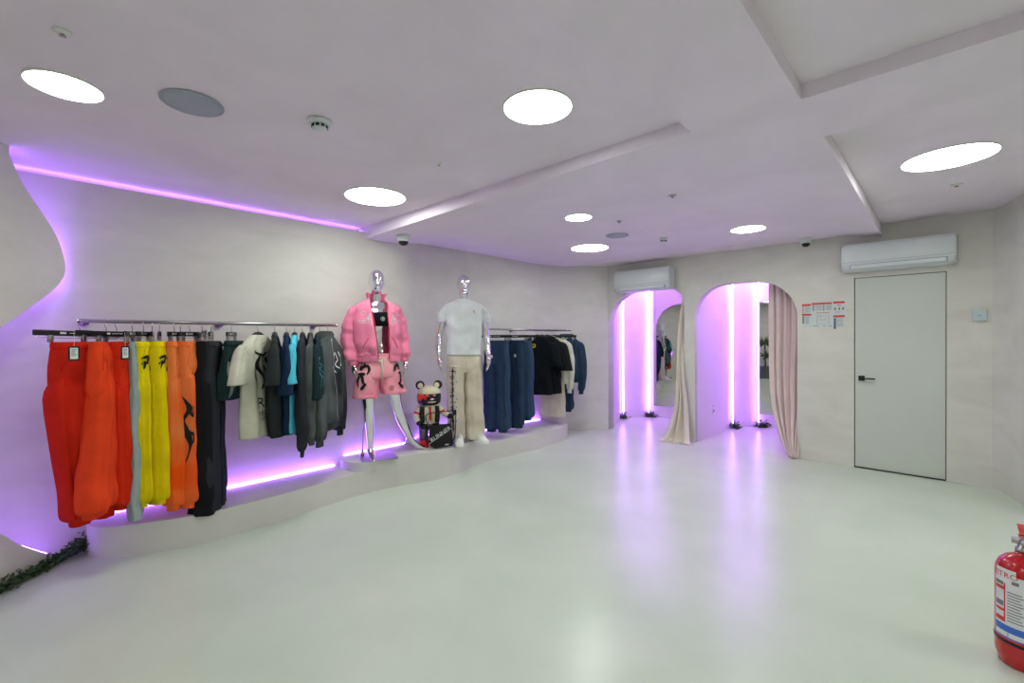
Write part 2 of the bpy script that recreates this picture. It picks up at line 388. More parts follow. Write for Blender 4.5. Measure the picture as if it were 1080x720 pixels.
def led_lamp(p0, p1, power, aim, width=.02, col=(.36, .13, 1.0)):
    a, b = Vector(p0), Vector(p1); L = bpy.data.lights.new('led_lamp', 'AREA'); L.shape = 'RECTANGLE'; L.size = (b-a).length; L.size_y = width; L.energy = power*.65; L.color = col
    o = bpy.data.objects.new('led_lamp', L); C.objects.link(o); z = -Vector(aim).normalized(); x = (b-a).normalized(); y = z.cross(x).normalized(); x = y.cross(z)
    m4 = Matrix((x, y, z)).transposed().to_4x4(); m4.translation = (a+b)/2; o.matrix_world = m4
led_lamp((.27, 4.27, .214), (2.02, 4.27, .214), 2.40, (0, .35, 1))
led_lamp((2.12, 4.27, .296), (2.82, 4.27, .296), 0.96, (0, .35, 1))
led_lamp((3.02, 4.44, .296), (3.62, 4.44, .296), 0.81, (0, .35, 1))
led_lamp((3.68, 4.44, .214), (5.28, 4.44, .214), 2.10, (0, .35, 1))
# behind the wave panel
wv = [Vector((p.x, 4.14+p.x, p.y))-n_*.058 for p in up if p.y > .04]
ins = []
for i, p in enumerate(wv):
    d = (wv[min(i+1, len(wv)-1)]-wv[max(i-1, 0)]).normalized(); nn = d.cross(n_).normalized()
    ins.append((p, nn))
q = [p+nn*(-.012) for p, nn in ins]
led_bar('led_strip', q, .006, M['ledm'], 'purple LED strip along the back edge of the wave-shaped wall panel')
# ceiling cove strip
led_bar('led_strip', [(-.3, 4.47, 2.56), (1.2, 4.47, 2.56), (2.36, 4.47, 2.56)], .005, mat('purple_led_dim', (255, 255, 255), .5, emit=(.5, .28, 1.0), estr=6), 'faint purple LED strip where left wall meets the high ceiling')
for i, (x, y, z1, lb) in enumerate([(7.285, 4.20, 2.5, 'left vertical purple LED tube in the first fitting room'), (7.775, 3.955, 2.5, 'vertical purple LED tube beside the mirror of the first fitting room'),
                                    (7.69, 2.475, 2.5, 'left vertical purple LED tube in the second fitting room'), (8.06, 2.20, 2.5, 'vertical purple LED tube beside the mirror of the second fitting room')]):
    led_bar('led_tube', [(x, y, .07), (x, y, 1.2), (x, y, z1)], .0065, M['ledv'], lb, 'vertical tubes of the fitting rooms')
bm = BM()
led_bar('led_strip', [(6.55, 3.86, 2.56), (7.25, 4.10, 2.56), (7.74, 3.88, 2.56), (7.9, 2.95, 2.56), (6.55, 2.85, 2.56)], .012, M['ledfill'], 'added purple fill strip, unseen round the ceiling of the first fitting room')  # both ceiling strips are added out of view to raise the purple ambient
led_bar('led_strip', [(6.55, 2.40, 2.56), (7.70, 2.40, 2.56), (8.05, 2.12, 2.56), (8.2, 1.3, 2.56), (6.6, 1.25, 2.56)], .012, M['ledfill'], 'added purple fill strip, unseen round the ceiling of the second fitting room')
bm.free()
# mirrors
def mirror(x, y, ang, w0, w1, z0, z1, label):
    t = math.radians(ang); d = Vector((math.sin(t), math.cos(t), 0)); nn = Vector((-d.y, d.x, 0))
    r = thing('wall_mirror', label, 'mirror', (x, y, z0))
    bm = BM(); A = [Vector((0, 0, 0))+d*w0, Vector((0, 0, 0))+d*w1]
    vs = [bm.verts.new(p) for p in (A[0]+nn*.028, A[1]+nn*.028, A[1]+nn*.028+Vector((0, 0, z1-z0)), A[0]+nn*.028+Vector((0, 0, z1-z0)))]
    vb = [bm.verts.new(v.co-nn*.006) for v in vs]
    bm.faces.new(vs); bm.faces.new(vb[::-1])
    for i in range(4): bm.faces.new((vs[i], vb[i], vb[(i+1) % 4], vs[(i+1) % 4]))
    bmesh.ops.recalc_face_normals(bm, faces=bm.faces)
    obj('glass', bm, M['mirror'], r, smooth=False)
    bm = BM()
    vs = [bm.verts.new(p) for p in (A[0]+nn*.021-d*.004, A[1]+nn*.021, A[1]+nn*.021+Vector((0, 0, z1-z0+.004)), A[0]+nn*.021+Vector((0, 0, z1-z0+.004)))]
    vb = [bm.verts.new(v.co-nn*.016) for v in vs]
    bm.faces.new(vs); bm.faces.new(vb[::-1])
    for i in range(4): bm.faces.new((vs[i], vb[i], vb[(i+1) % 4], vs[(i+1) % 4]))
    bmesh.ops.recalc_face_normals(bm, faces=bm.faces)
    obj('backing', bm, M['whitem'], r, smooth=False)
mirror(7.87, 3.76, -12, .13, -1.05, .21, 2.44, 'tall wall mirror in the first fitting room showing reflected clothes')
mirror(8.125, 2.235, -13, -.03, -.9, .21, 2.02, 'wall mirror in the second fitting room showing a reflected plant')

# ------------------------------------------------------------------ ceiling fittings
def speaker(p, r, label):
    t = thing('ceiling_speaker', label, 'speaker', p, 0)
    bm = BM(); lathe(bm, [(r, 0), (r, -.006), (r-.008, -.009), (r-.010, -.004)], n=40, cap=False); obj('rim', bm, M['grey'], t)
    bm = BM(); lathe(bm, [(r-.009, -.001), (r-.012, -.008), (r*.5, -.0105), (.001, -.011)], n=40); obj('grille', bm, M['grey'], t)
speaker((.554, 2.717, 2.628), .134, 'round grey ceiling speaker beside the upper left light')
speaker((4.442, 2.629, 2.58), .125, 'small round ceiling speaker tinted purple near the far lights')
def smoke(p, r, label):
    t = thing('smoke_detector', label, 'smoke detector', p, 0, 'smoke detectors')
    bm = BM(); lathe(bm, [(r, 0), (r, -.014), (r*.82, -.022), (r*.8, -.024)], n=30); obj('base', bm, M['white'], t)
    bm = BM(); lathe(bm, [(r*.62, -.02), (r*.62, -.04), (r*.5, -.048), (r*.2, -.05)], n=30); obj('chamber', bm, M['white'], t)
    bm = BM()
    for i in range(9):
        a = 2*PI*i/9; box(bm, -.008*r/.06, .008*r/.06, -.003, .003, -.040, -.026, mtx=Matrix.Rotation(a, 4, 'Z') @ Matrix.Translation((0, -r*.62, 0)))
    obj('vent_slots', bm, M['dark'], t, smooth=False)
smoke((1.077, 2.459, 2.632), .062, 'white smoke detector on the high ceiling right of the grey speaker')
smoke((4.943, 2.329, 2.58), .048, 'small white smoke detector near the far lights')
def sprinkler(p, r, label, dark=False):
    t = thing('sprinkler_head', label, 'sprinkler', p, 0, 'ceiling sprinkler heads')
    bm = BM(); lathe(bm, [(r, 0), (r, -.004), (r*.7, -.008), (r*.3, -.012)], n=24); obj('cover_plate', bm, M['steel'] if dark else M['whitem'], t)
    bm = BM(); lathe(bm, [(r*.22, -.008), (r*.22, -.016), (r*.42, -.018), (r*.42, -.020)], n=20); obj('deflector', bm, M['steel'], t)
for p, r, lb, dk in [((.085, 2.447, 2.632), .028, 'sprinkler head in the upper left corner above the first light', False), ((1.89, 2.474, 2.632), .022, 'sprinkler head between the top centre and ceiling step lights', False),
                     ((3.511, 1.582, 2.58), .034, 'dark sprinkler head alone on the middle of the low ceiling', True), ((3.916, 2.296, 2.58), .024, 'tiny sprinkler head beside the small purple-tinted speaker', True),
                     ((5.9, 1.925, 2.58), .024, 'tiny sprinkler head nearest the arched fitting rooms', False), ((5.066, -.053, 2.655), .036, 'sprinkler head in the recess behind the largest ceiling light', False)]:
    sprinkler(p, r, lb, dk)
def dome_cam(p, label, s=1.):
    t = thing('security_camera', label, 'camera', p, 0, 'dome cameras')
    bm = BM(); lathe(bm, [(.062*s, 0), (.062*s, -.012), (.056*s, -.05), (.05*s, -.062)], n=30); obj('housing', bm, M['white'], t)
    bm = BM(); lathe(bm, [(.044*s, -.06), (.042*s, -.075), (.03*s, -.093), (.012*s, -.101), (.002, -.102)], n=28); obj('dome', bm, M['black'], t)
dome_cam((2.60, 4.0, 2.50), 'white dome camera with black lens above the pink mannequin', 1.15)
dome_cam((6.1, 1.17, 2.58), 'white dome camera with black lens between arch and air conditioner', .95)

# ------------------------------------------------------------------ air conditioners
def aircon(y0, y1, z0, z1, label):
    t = thing('air_conditioner', label, 'air conditioner', (D, (y0+y1)/2, z0), 0, 'wall air conditioners'); h = z1-z0; hw = (y1-y0)/2; dp = .20
    prof = [(0, h), (-dp*.72, h), (-dp*.86, h*.985), (-dp*.95, h*.93), (-dp, h*.84), (-dp, h*.28), (-dp*.93, h*.13), (-dp*.75, h*.03), (-dp*.4, 0), (0, 0)]
    bm = BM(); ys = [-hw, -hw+.012, hw-.012, hw]; rings = []
    for i, y in enumerate(ys):
        s = .97 if i in (0, 3) else 1
        rings.append([bm.verts.new((x*s, y, h/2+(z-h/2)*s)) for x, z in prof])
    for a, b in zip(rings, rings[1:]):
        for i in range(len(prof)): bm.faces.new((a[i], a[(i+1) % len(prof)], b[(i+1) % len(prof)], b[i]))
    bm.faces.new(rings[0]); bm.faces.new(rings[-1][::-1]); bmesh.ops.recalc_face_normals(bm, faces=bm.faces)
    o = obj('casing', bm, M['white'], t); autosmooth(o, 30)
    bm = BM(); box(bm, -dp-.003, -dp*.80, -hw+.065, hw-.08, h*.075, h*.20, .004, mtx=None); o = obj('louvre', bm, M['white'], t, smooth=False)
    bm = BM(); box(bm, -dp-.001, -dp*.8, -hw+.062, hw-.077, h*.20, h*.212); box(bm, -dp-.001, -dp*.8, -hw+.058, -hw+.063, h*.075, h*.21); box(bm, -dp-.001, -dp*.8, hw-.081, hw-.076, h*.075, h*.21); obj('louvre_gap', bm, M['labg'], t, smooth=False)
    bm = BM(); box(bm, -dp-.0012, -dp+.01, -hw+.01, hw-.01, h*.30, h*.308); obj('seam', bm, M['labg'], t, smooth=False)
    for s in (-1, 1):
        bm = BM(); box(bm, -dp*.96, -.01, s*(hw+.002)-.005, s*(hw+.002)+.005, h*.06, h*.94, .012); obj('end_cap', bm, M['white'], t)
aircon(2.80, 3.66, 2.135, 2.455, 'white wall air conditioner above the first arched opening')
aircon(-.06, .835, 2.16, 2.45, 'white wall air conditioner above the white door')
bm = BM()
for y0, y1 in ():
    pass
bm.free()

# ------------------------------------------------------------------ poster, sensor box, socket
PX = D-.003
t = thing('safety_poster', 'white fire evacuation notice with red headings beside the second arch', 'poster', (D, 1.03, 1.56))
bm = BM(); box(bm, -.004, -.001, -.205, .215, 0, .285); obj('sheet', bm, M['paper'], t, smooth=False)
def pr(name, m, rects):
    bm = BM()
    for (u0, u1, v0, v1) in rects:  # u from left edge of sheet 0..1, v from top 0..1
        ya = .215-.42*u0; yb = .215-.42*u1; za = .285*(1-v0); zb = .285*(1-v1)
        box(bm, -.0055, -.0035, min(ya, yb), max(ya, yb), min(za, zb), max(za, zb))
    obj(name, bm, m, t, smooth=False)
pr('red_heading', M['labr'], [(.0, .21, .03, .11), (.23, .7, -.0, .07), (.73, .98, -.02, .06), (0, .22, .43, .51), (.73, .98, .53, .61), (.34, .65, .40, .42), (.015, .035, .13, .41), (.85, .88, .22, .32), (.82, .9, .12, .15)])
pr('green_icons', M['labgr'], [(.01, .05, .54+.075*i, .60+.075*i) for i in range(4)])
pr('blue_icons', M['labn'], [(.74, .79, .65+.085*i, .725+.085*i) for i in range(5)] + [(.93, .96, .22, .32)])
g_ = [(.07, .07+.03*(3+(i*7) % 3), .15+.035*i, .16+.035*i) for i in range(7)] + [(.07, .17, .55+.04*i, .562+.04*i) for i in range(8)] + [(.33, .46, .11+.035*i, .12+.035*i) for i in range(6)] + [(.56, .7, .11+.035*i, .12+.035*i) for i in range(6)]
g_ += [(.8, .95, .66+.05*i, .672+.05*i) for i in range(7)] + [(.25, .30, .1+.08*i, .15+.08*i) for i in range(3)] + [(.49, .53, .1+.08*i, .15+.08*i) for i in range(3)] + [(.75, .79, .22, .32), (.25, .40, .93, .95), (.5, .56, .93, .95), (.62, .7, .93, .95), (.76, .9, .38, .39), (.76, .88, .43, .44)]
pr('text_lines', M['labg'], g_)
pr('floor_plan', M['labg'], [(.36, .62, .50, .508), (.36, .367, .5, .85), (.36, .64, .845, .853), (.625, .632, .5, .85), (.44, .5, .55, .556), (.44, .445, .55, .7), (.44, .56, .69, .7), (.55, .556, .55, .7), (.39, .41, .53, .56)])
t = thing('sensor_box', 'small pale square sensor box on the wall right of the door', 'sensor', (D, -.224, 1.595))
bm = BM(); box(bm, -.03, -.001, -.05, .05, 0, .108, .006); obj('cover', bm, mat('pale_blue_plastic', (190, 205, 208), .4), t)
bm = BM(); box(bm, -.032, -.029, -.012, .012, .05, .056); obj('indicator', bm, M['labg'], t, smooth=False)
t = thing('wall_socket', 'small wall socket low on the purple-lit partition', 'socket', (6.96, 2.515, .32))
bm = BM(); box(bm, -.045, .045, -.009, 0, 0, .085, .004); obj('plate', bm, M['whitem'], t)
bm = BM(); cyl(bm, (0, -.011, .043), .020, .004, 'y'); obj('outlet', bm, M['labg'], t)
bm = BM(); box(bm, -.008, .008, -.008, 0, .11, .125, .002); obj('red_indicator', bm, M['labr'], t)

# ------------------------------------------------------------------ curtains
def curtain(name, label, left, right, m, folds=6, amp=.03, hem=.0, x_of=None):
    """left/right: lists of (x, y, z) from top to bottom; sheet between, with folds running down"""
    L = smooth_pts(left, 6); R = smooth_pts(right, 6); n = 60; bm = BM(); G = []
    for j in range(len(L)):
        a, b = L[j], R[j]; row = []; tt = j/(len(L)-1)
        for i in range(n+1):
            u = i/n; p = a.lerp(b, u)
            f = math.sin(u*folds*2*PI+.6*math.sin(3*tt))+.35*math.sin(u*folds*4.7*PI+1+tt)
            p.x -= f*amp*(1+.3*tt); p.y += .3*amp*math.cos(u*folds*2*PI)
            if tt > .97: p.z = max(.004, p.z+.012*math.sin(u*23))
            row.append(bm.verts.new(p))
        G.append(row)
    for j in range(len(G)-1):
        for i in range(n): bm.faces.new((G[j][i], G[j+1][i], G[j+1][i+1], G[j][i+1]))
    o = obj(name, bm, m); md = o.modifiers.new('s', 'SOLIDIFY'); md.thickness = .005
    return tag(o, label, 'curtain', 'fitting room curtains')
M['cbeige'] = fab('curtain_beige', (222, 212, 198), .05, .15); M['cpink'] = fab('curtain_pale_pink', (226, 206, 204), .05, .15)
curtain('curtain', 'narrow beige curtain hanging at the right of the first arch',
        [(6.52, 2.75, 2.56), (6.5, 2.76, 2.1), (6.36, 2.765, 1.6), (6.22, 2.73, 1.0), (6.20, 2.75, .5), (6.15, 2.85, .12), (6.05, 2.93, .008)],
        [(6.52, 2.68, 2.56), (6.5, 2.685, 2.1), (6.36, 2.70, 1.6), (6.24, 2.66, 1.0), (6.22, 2.60, .5), (6.17, 2.555, .12), (6.08, 2.50, .008)], M['cbeige'], 2.5, .026)
curtain('curtain', 'wide pale pink curtain drawn to the right of the second arch',
        [(6.55, 1.66, 2.56), (6.53, 1.65, 2.1), (6.50, 1.64, 1.5), (6.45, 1.62, 1.0), (6.40, 1.58, .6), (6.33, 1.48, .25), (6.24, 1.36, .012)],
        [(6.55, 1.18, 2.56), (6.53, 1.18, 2.1), (6.50, 1.18, 1.5), (6.45, 1.2, 1.0), (6.38, 1.2, .6), (6.32, 1.26, .25), (6.26, 1.285, .012)], M['cpink'], 5.5, .03)

# ------------------------------------------------------------------ plants
M['leafd'] = mat('dark_leaf', (58, 84, 56), .6, var=.3, scale=30); M['leafg'] = mat('green_leaf', (60, 86, 50), .6, var=.3, scale=20)
def leaf(bm, p, d, up, L, W, mi=0):
    d = d.normalized(); s = d.cross(up).normalized(); a = p; c = p+d*L+up*L*.1
    v = [bm.verts.new(q) for q in (a, p+d*L*.35+s*W+up*L*.12, p+d*L*.75+s*W*.6+up*L*.1, c, p+d*L*.75-s*W*.6+up*L*.1, p+d*L*.35-s*W+up*L*.12)]
    mid = bm.verts.new(p+d*L*.5+up*L*.02)
    for i in range(6): bm.faces.new((v[i], v[(i+1) % 6], mid))
def rv(s=1.): return Vector((random.uniform(-s, s), random.uniform(-s, s), random.uniform(-s, s)))
def garland(name, pts, label, dens, spread, L=.035, W=.012, m='leafg', stray=True):
    t = thing(name, label, 'plant', tuple(pts[0])); o0 = Vector(pts[0])
    P = smooth_pts(pts, 12); bm = BM()
    for k in range(3):
        tube(bm, [p-o0+Vector((0, 0, .02))+rv(.012) for p in P], .0025, 5)
    obj('stems', bm, mat('twig', (70, 60, 45), .8), t)
    bm = BM()
    for p in P:
        for i in range(dens):
            q = p-o0+Vector((random.gauss(0, spread), random.gauss(0, spread), abs(random.gauss(0, spread*.9))+.008))
            d = rv(); d.z = abs(d.z)*.7; leaf(bm, q, d, Vector((0, 0, 1))+rv(.6), L*random.uniform(.6, 1.3), W*random.uniform(.7, 1.3))
    tag(obj('leaves', bm, M[m], t, smooth=False), kind='stuff')
    return t
garland('leaf_garland', [(-.42, 3.66, 0), (-.22, 3.86, 0), (-.09, 4.0, 0), (.04, 4.12, 0), (.13, 4.21, .005), (.20, 4.24, .02), (.225, 4.26, .06)], 'trailing green leafy garland on the floor along the lit panel, left of the ledge', 17, .026, .028, .009)
for p, lb in [((7.27, 4.20, 0), 'small sprig of leaves at the foot of the left tube, first fitting room'), ((7.76, 3.93, 0), 'taller sprig of leaves beside the mirror tube, first fitting room'),
              ((7.69, 2.44, 0), 'round sprig of leaves at the foot of the left tube, second fitting room'), ((8.05, 2.15, 0), 'flat sprig of leaves below the mirror tube, second fitting room')]:
    x, y, z = p
    t = thing('leaf_sprig', lb, 'plant', p, 0, 'leaf sprigs in the fitting rooms'); bm = BM()
    for i in range(150):
        q = Vector((random.gauss(0, .03), random.gauss(0, .05), abs(random.gauss(0, .035)+.035))); d = rv(); leaf(bm, q, d, Vector((0, 0, 1))+rv(.5), .045*random.uniform(.6, 1.2), .014)
    for v in bm.verts: v.co.z = max(v.co.z, .003)
    tag(obj('leaves', bm, M['leafd'], t, smooth=False), kind='stuff'); bm = BM()
    for k in range(3): tube(bm, [(0, 0, .0), (rv(.02).x, rv(.02).y, .05), (rv(.03).x, rv(.04).y, .09)], .002, 5)
    obj('stems', bm, M['leafd'], t)

# reflected plant in a planter (stands outside the frame, seen in the fitting-room mirror)
PLX, PLY = -1.75, .12
t = thing('potted_yucca', 'tall spiky plant in a grey square planter, reflected in the fitting room mirror', 'plant', (PLX, PLY, 0))
bm = BM(); box(bm, -.22, .22, -.22, .22, 0, .42, .01); obj('planter', bm, mat('grey_planter', (92, 96, 96), .6), t, smooth=False)
bm = BM(); tube(bm, [(-.03, 0, .38), (-.05, 0, .8), (-.02, .02, 1.25)], .025); tube(bm, [(.06, .03, .38), (.09, .03, .6), (.10, .02, .8)], .022); obj('trunk', bm, mat('bark', (92, 76, 58), .9, var=.2), t)
bm = BM()
for c, n, l in (((-.02, .02, 1.25), 46, .38), ((.10, .02, .8), 40, .30)):
    for i in range(n):
        a = random.uniform(0, 2*PI); e = random.uniform(-.7, 1.2); d = Vector((math.cos(a)*math.cos(e), math.sin(a)*math.cos(e), math.sin(e)))
        leaf(bm, Vector(c), d, Vector((0, 0, -1))+rv(.2), l*random.uniform(.7, 1.1), .018)
obj('leaves', bm, M['leafg'], t, smooth=False)

# ------------------------------------------------------------------ garments
class Shape:
    """loft of rings; local frame: x across, -y is the front, z down from 0"""
    def __init__(s, rings, folds=3, famp=.008, ph=0., pw=.75, taperfold=True):
        s.r = rings; s.folds = folds; s.famp = famp; s.ph = ph; s.pw = pw; s.tf = taperfold
    def par(s, t):
        R = s.r; n = len(R)-1; f = max(0, min(n-1e-6, t*n)); i = int(f); u = f-i
        return [R[i][k]*(1-u)+R[i+1][k]*u for k in range(5)]
    def rip(s, phi, t):
        k = (min(1, t*2.2) if s.tf else 1)
        w1 = math.sin(s.folds*phi+s.ph+.9*math.sin(2.2*t+s.ph)); r1 = 1-2*abs(math.sin(s.folds*phi+s.ph*1.7+1.1*math.sin(1.9*t+s.ph)))**.7
        r2 = 1-2*abs(math.sin((s.folds+2)*phi*.5*2+s.ph*2.3+1.6*math.sin(2.5*t)))**.7
        return s.famp*k*(.55*w1+.5*r1+.35*r2)
    def pt(s, phi, t):
        cx, cy, z, a, b = s.par(t); c, q = math.cos(phi), math.sin(phi)
        rp = s.rip(phi, t)
        x = cx+a*(abs(c)**.85)*(1 if c > 0 else -1); y = cy+(b*(abs(q)**s.pw))*(1 if q > 0 else -1)+rp*(.55+.45*abs(q))
        wr = .0035*noise.noise(Vector((x*9+s.ph*5, y*14, z*7+s.ph*3)))*(1+2*t)
        return Vector((x+wr, y+wr*2.0, z))
    def build(s, bm, nt=None, n=44, mi=0, sub=5, cap=True):
        nt = nt or (len(s.r)-1)*sub; G = []
        for j in range(nt+1):
            G.append([bm.verts.new(s.pt(2*PI*i/n, j/nt)) for i in range(n)])
        for a, b in zip(G, G[1:]):
            for i in range(n):
                f = bm.faces.new((a[i], b[i], b[(i+1) % n], a[(i+1) % n])); f.material_index = mi
        if cap:
            for q in (G[0], G[-1][::-1]):
                f = bm.faces.new(q); f.material_index = mi
        return bm
    def tz(s, z):
        R = s.r
        for i in range(len(R)-1):
            if R[i][2] >= z >= R[i+1][2]: return (i+(R[i][2]-z)/max(1e-6, R[i][2]-R[i+1][2]))/(len(R)-1)
        return 0 if z > R[0][2] else 1
    wrap = None
    def surf(s, x, z, off=.004, back=False):
        if s.wrap is not None:      # x measured round the girth from the angle wrap
            t = s.tz(z); cx, cy, _, a, b = s.par(t); phi = s.wrap+x/max(a, b); p = s.pt(phi, t)
            p.x += off*math.cos(phi)*1.3; p.y += off*math.sin(phi)*1.3; return p
        t = s.tz(z); cx, cy, _, a, b = s.par(t); c = max(-.98, min(.98, (x-cx)/a)); c = (abs(c)**(1/.85))*(1 if c > 0 else -1)
        phi = math.acos(max(-1, min(1, c)));  phi = phi if back else -phi
        p = s.pt(phi, t); p.y += off if back else -off; p.x = max(cx-a*.985, min(cx+a*.985, x)); return p
def smooth_rings(R, k=3):
    P = [[float(v) for v in r] for r in R]; out = []
    for i in range(len(P)-1):
        p0, p1, p2, p3 = P[max(i-1, 0)], P[i], P[i+1], P[min(i+2, len(P)-1)]
        for j in range(k):
            t = j/k
            out.append([.5*((2*b)+(-a+c)*t+(2*a-5*b+4*c-d)*t*t+(-a+3*b-3*c+d)*t**3) for a, b, c, d in zip(p0, p1, p2, p3)])
    out.append(P[-1]); return out
def print_on(shape, name, m, parent, strokes=(), texts=(), polys=(), back=False, off=.005):
    """strokes: (points, halfwidths); texts: (string, size, x, z, rotation)"""
    bm = BM()
    for pts, wd in strokes:
        P = smooth_pts([(x, 0, z) for x, z in pts], 5); n = len(P)
        W = wd if isinstance(wd, (list, tuple)) else [wd]*2
        prev = None
        for i, p in enumerate(P):
            d = (P[min(i+1, n-1)]-P[max(i-1, 0)]); d.normalize(); q = Vector((d.z, 0, -d.x)); u = i/(n-1)*(len(W)-1); k = min(int(u), len(W)-2); ww = W[k]*(1-(u-k))+W[k+1]*(u-k)
            a = p+q*ww; b = p-q*ww
            cur = [bm.verts.new(shape.surf(v.x, v.z, off, back)) for v in (a, p, b)]
            if prev:
                for e in (0, 1): bm.faces.new((prev[e], cur[e], cur[e+1], prev[e+1]))
            prev = cur
    for st, size, x, z, rot in texts:
        vs, fs = text2d(st, size); cr_, sr = math.cos(rot), math.sin(rot)
        V = [bm.verts.new(shape.surf(x+v.x*cr_-v.y*sr, z+v.x*sr+v.y*cr_, off, back)) for v in vs]
        for f in fs:
            if len(set(f)) == len(f):
                try: bm.faces.new([V[i] for i in f])
                except ValueError: pass
    return obj(name, bm, m, parent, smooth=False)

GL = {}   # garment label helper
def garment(name, label, cat, group, x, y, z, rz, tilt=0):
    t = thing(name, label, cat, (x, y, z), rz, group); t.rotation_euler = (tilt, 0, rz); return t
RAILZ = 1.575
FL = {
 'flame': [([(0, -.02), (.02, -.10), (-.015, -.18), (.01, -.26)], [.002, .012, .006, .002]), ([(0, -.10), (.035, -.14), (.03, -.2)], [.006, .008, .001]), ([(-.01, -.17), (-.045, -.14), (-.05, -.08)], [.006, .008, .001])]}
def trousers(label, col, x, y, ztop, rz, L, wt=.19, wl=.085, th=.035, split=.30, flare=1., cuff=True, folds=3, famp=.009, ph=0., group='trousers on the left rail', pocket=True, strokes=(), texts=(), pcol=None, shift=.0, spread=1., name='trousers', tilt=0, thl=None, cuffl=.05, squeeze=1.0, legoff=.0):
    t = garment(name, label, 'trousers', group, x, y, ztop, rz, tilt)
    thl = thl or th; hipA = max(wt*1.08, wt*.52*spread+wl*.98)
    R = smooth_rings([(0, 0, 0, wt*squeeze, th*.6), (0, 0, -.03, wt*1.01*squeeze, th*.85), (shift*.05, 0, -.08*L, wt*.6+hipA*.4, (th+thl)/2*.95), (shift*.1, 0, -.16*L, wt*.15+hipA*.85, (th+thl)/2*1.08), (shift*.3, 0, -(split-.03)*L, hipA, thl*.95), (shift*.35, 0, -(split+.03)*L, hipA*.75, thl*.6), (shift*.4, 0, -(split+.08)*L, hipA*.45, thl*.25)])
    S = Shape(R, folds, famp*.8, ph); bm = BM(); S.build(bm, sub=2)
    legs = []
    for sx in (-1, 1):
        o = wt*.52*sx*spread; oy = legoff*sx
        rr = smooth_rings([(o*.80, oy*.2, -.10*L, wl*.45, th*.5), (o*.95, oy*.4, -.2*L, wl*.80, thl*.8), (o, oy*.6, -split*L, wl*1.05, thl*1.1), (o+shift*.5, oy, -.55*L, wl*1.0, thl*1.15), (o+shift*.8, oy, -.8*L, wl*flare, thl*1.25), (o+shift, oy, -.93*L, wl*flare*1.02, thl*1.3)] + ([(o+shift, oy, -.965*L, wl*flare*.8, thl*1.0)] if cuff else [(o+shift, oy, -1.0*L, wl*flare*1.03, thl*1.2)]))
        s2 = Shape(rr, folds+1, famp, ph+sx*1.3, taperfold=False); s2.build(bm, sub=2); legs.append(s2)
    obj('legs', bm, col, t)
    bm = BM(); R2 = [(0, 0, .001, (wt+.002)*squeeze, th*.62), (0, 0, -.012, (wt*1.005+.004)*squeeze, th*.75+.002), (0, 0, -.036, (wt*1.005+.003)*squeeze, th*.9+.002), (0, 0, -.040, wt*1.0*squeeze, th*.86)]
    Shape(R2, 9, .003, ph, taperfold=False).build(bm, sub=3, n=72); obj('waistband', bm, col, t)
    if cuff:
        for s2 in legs:
            cx, cy, z, a, b = s2.r[-1]; bm = BM()
            Shape([(cx, cy, z+.012, a*.95, b*.95), (cx, cy, z-.004, a*.72, b*.75), (cx, cy, z-L*.02-.004, a*.70, b*.72), (cx, cy, z-L*.035, a*.68, b*.7)], 8, .003, ph, taperfold=False).build(bm, sub=3, n=64); obj('cuff', bm, col, t)
    if pocket:
        for q in (-1, 1):
            bm = BM(); tube(bm, [S.surf(q*wt*.55, -.05, .003), S.surf(q*wt*.75, -.11, .003), S.surf(q*wt*.93, -.17, .003)], .0022, 5); obj('pocket_seam', bm, col, t)
    if strokes or texts:
        if len(pcol) > 2: legs[0].wrap = pcol[2]
        print_on(legs[0] if pcol[1] == 'leg' else S, 'print', pcol[0], t, strokes, texts)
    return t
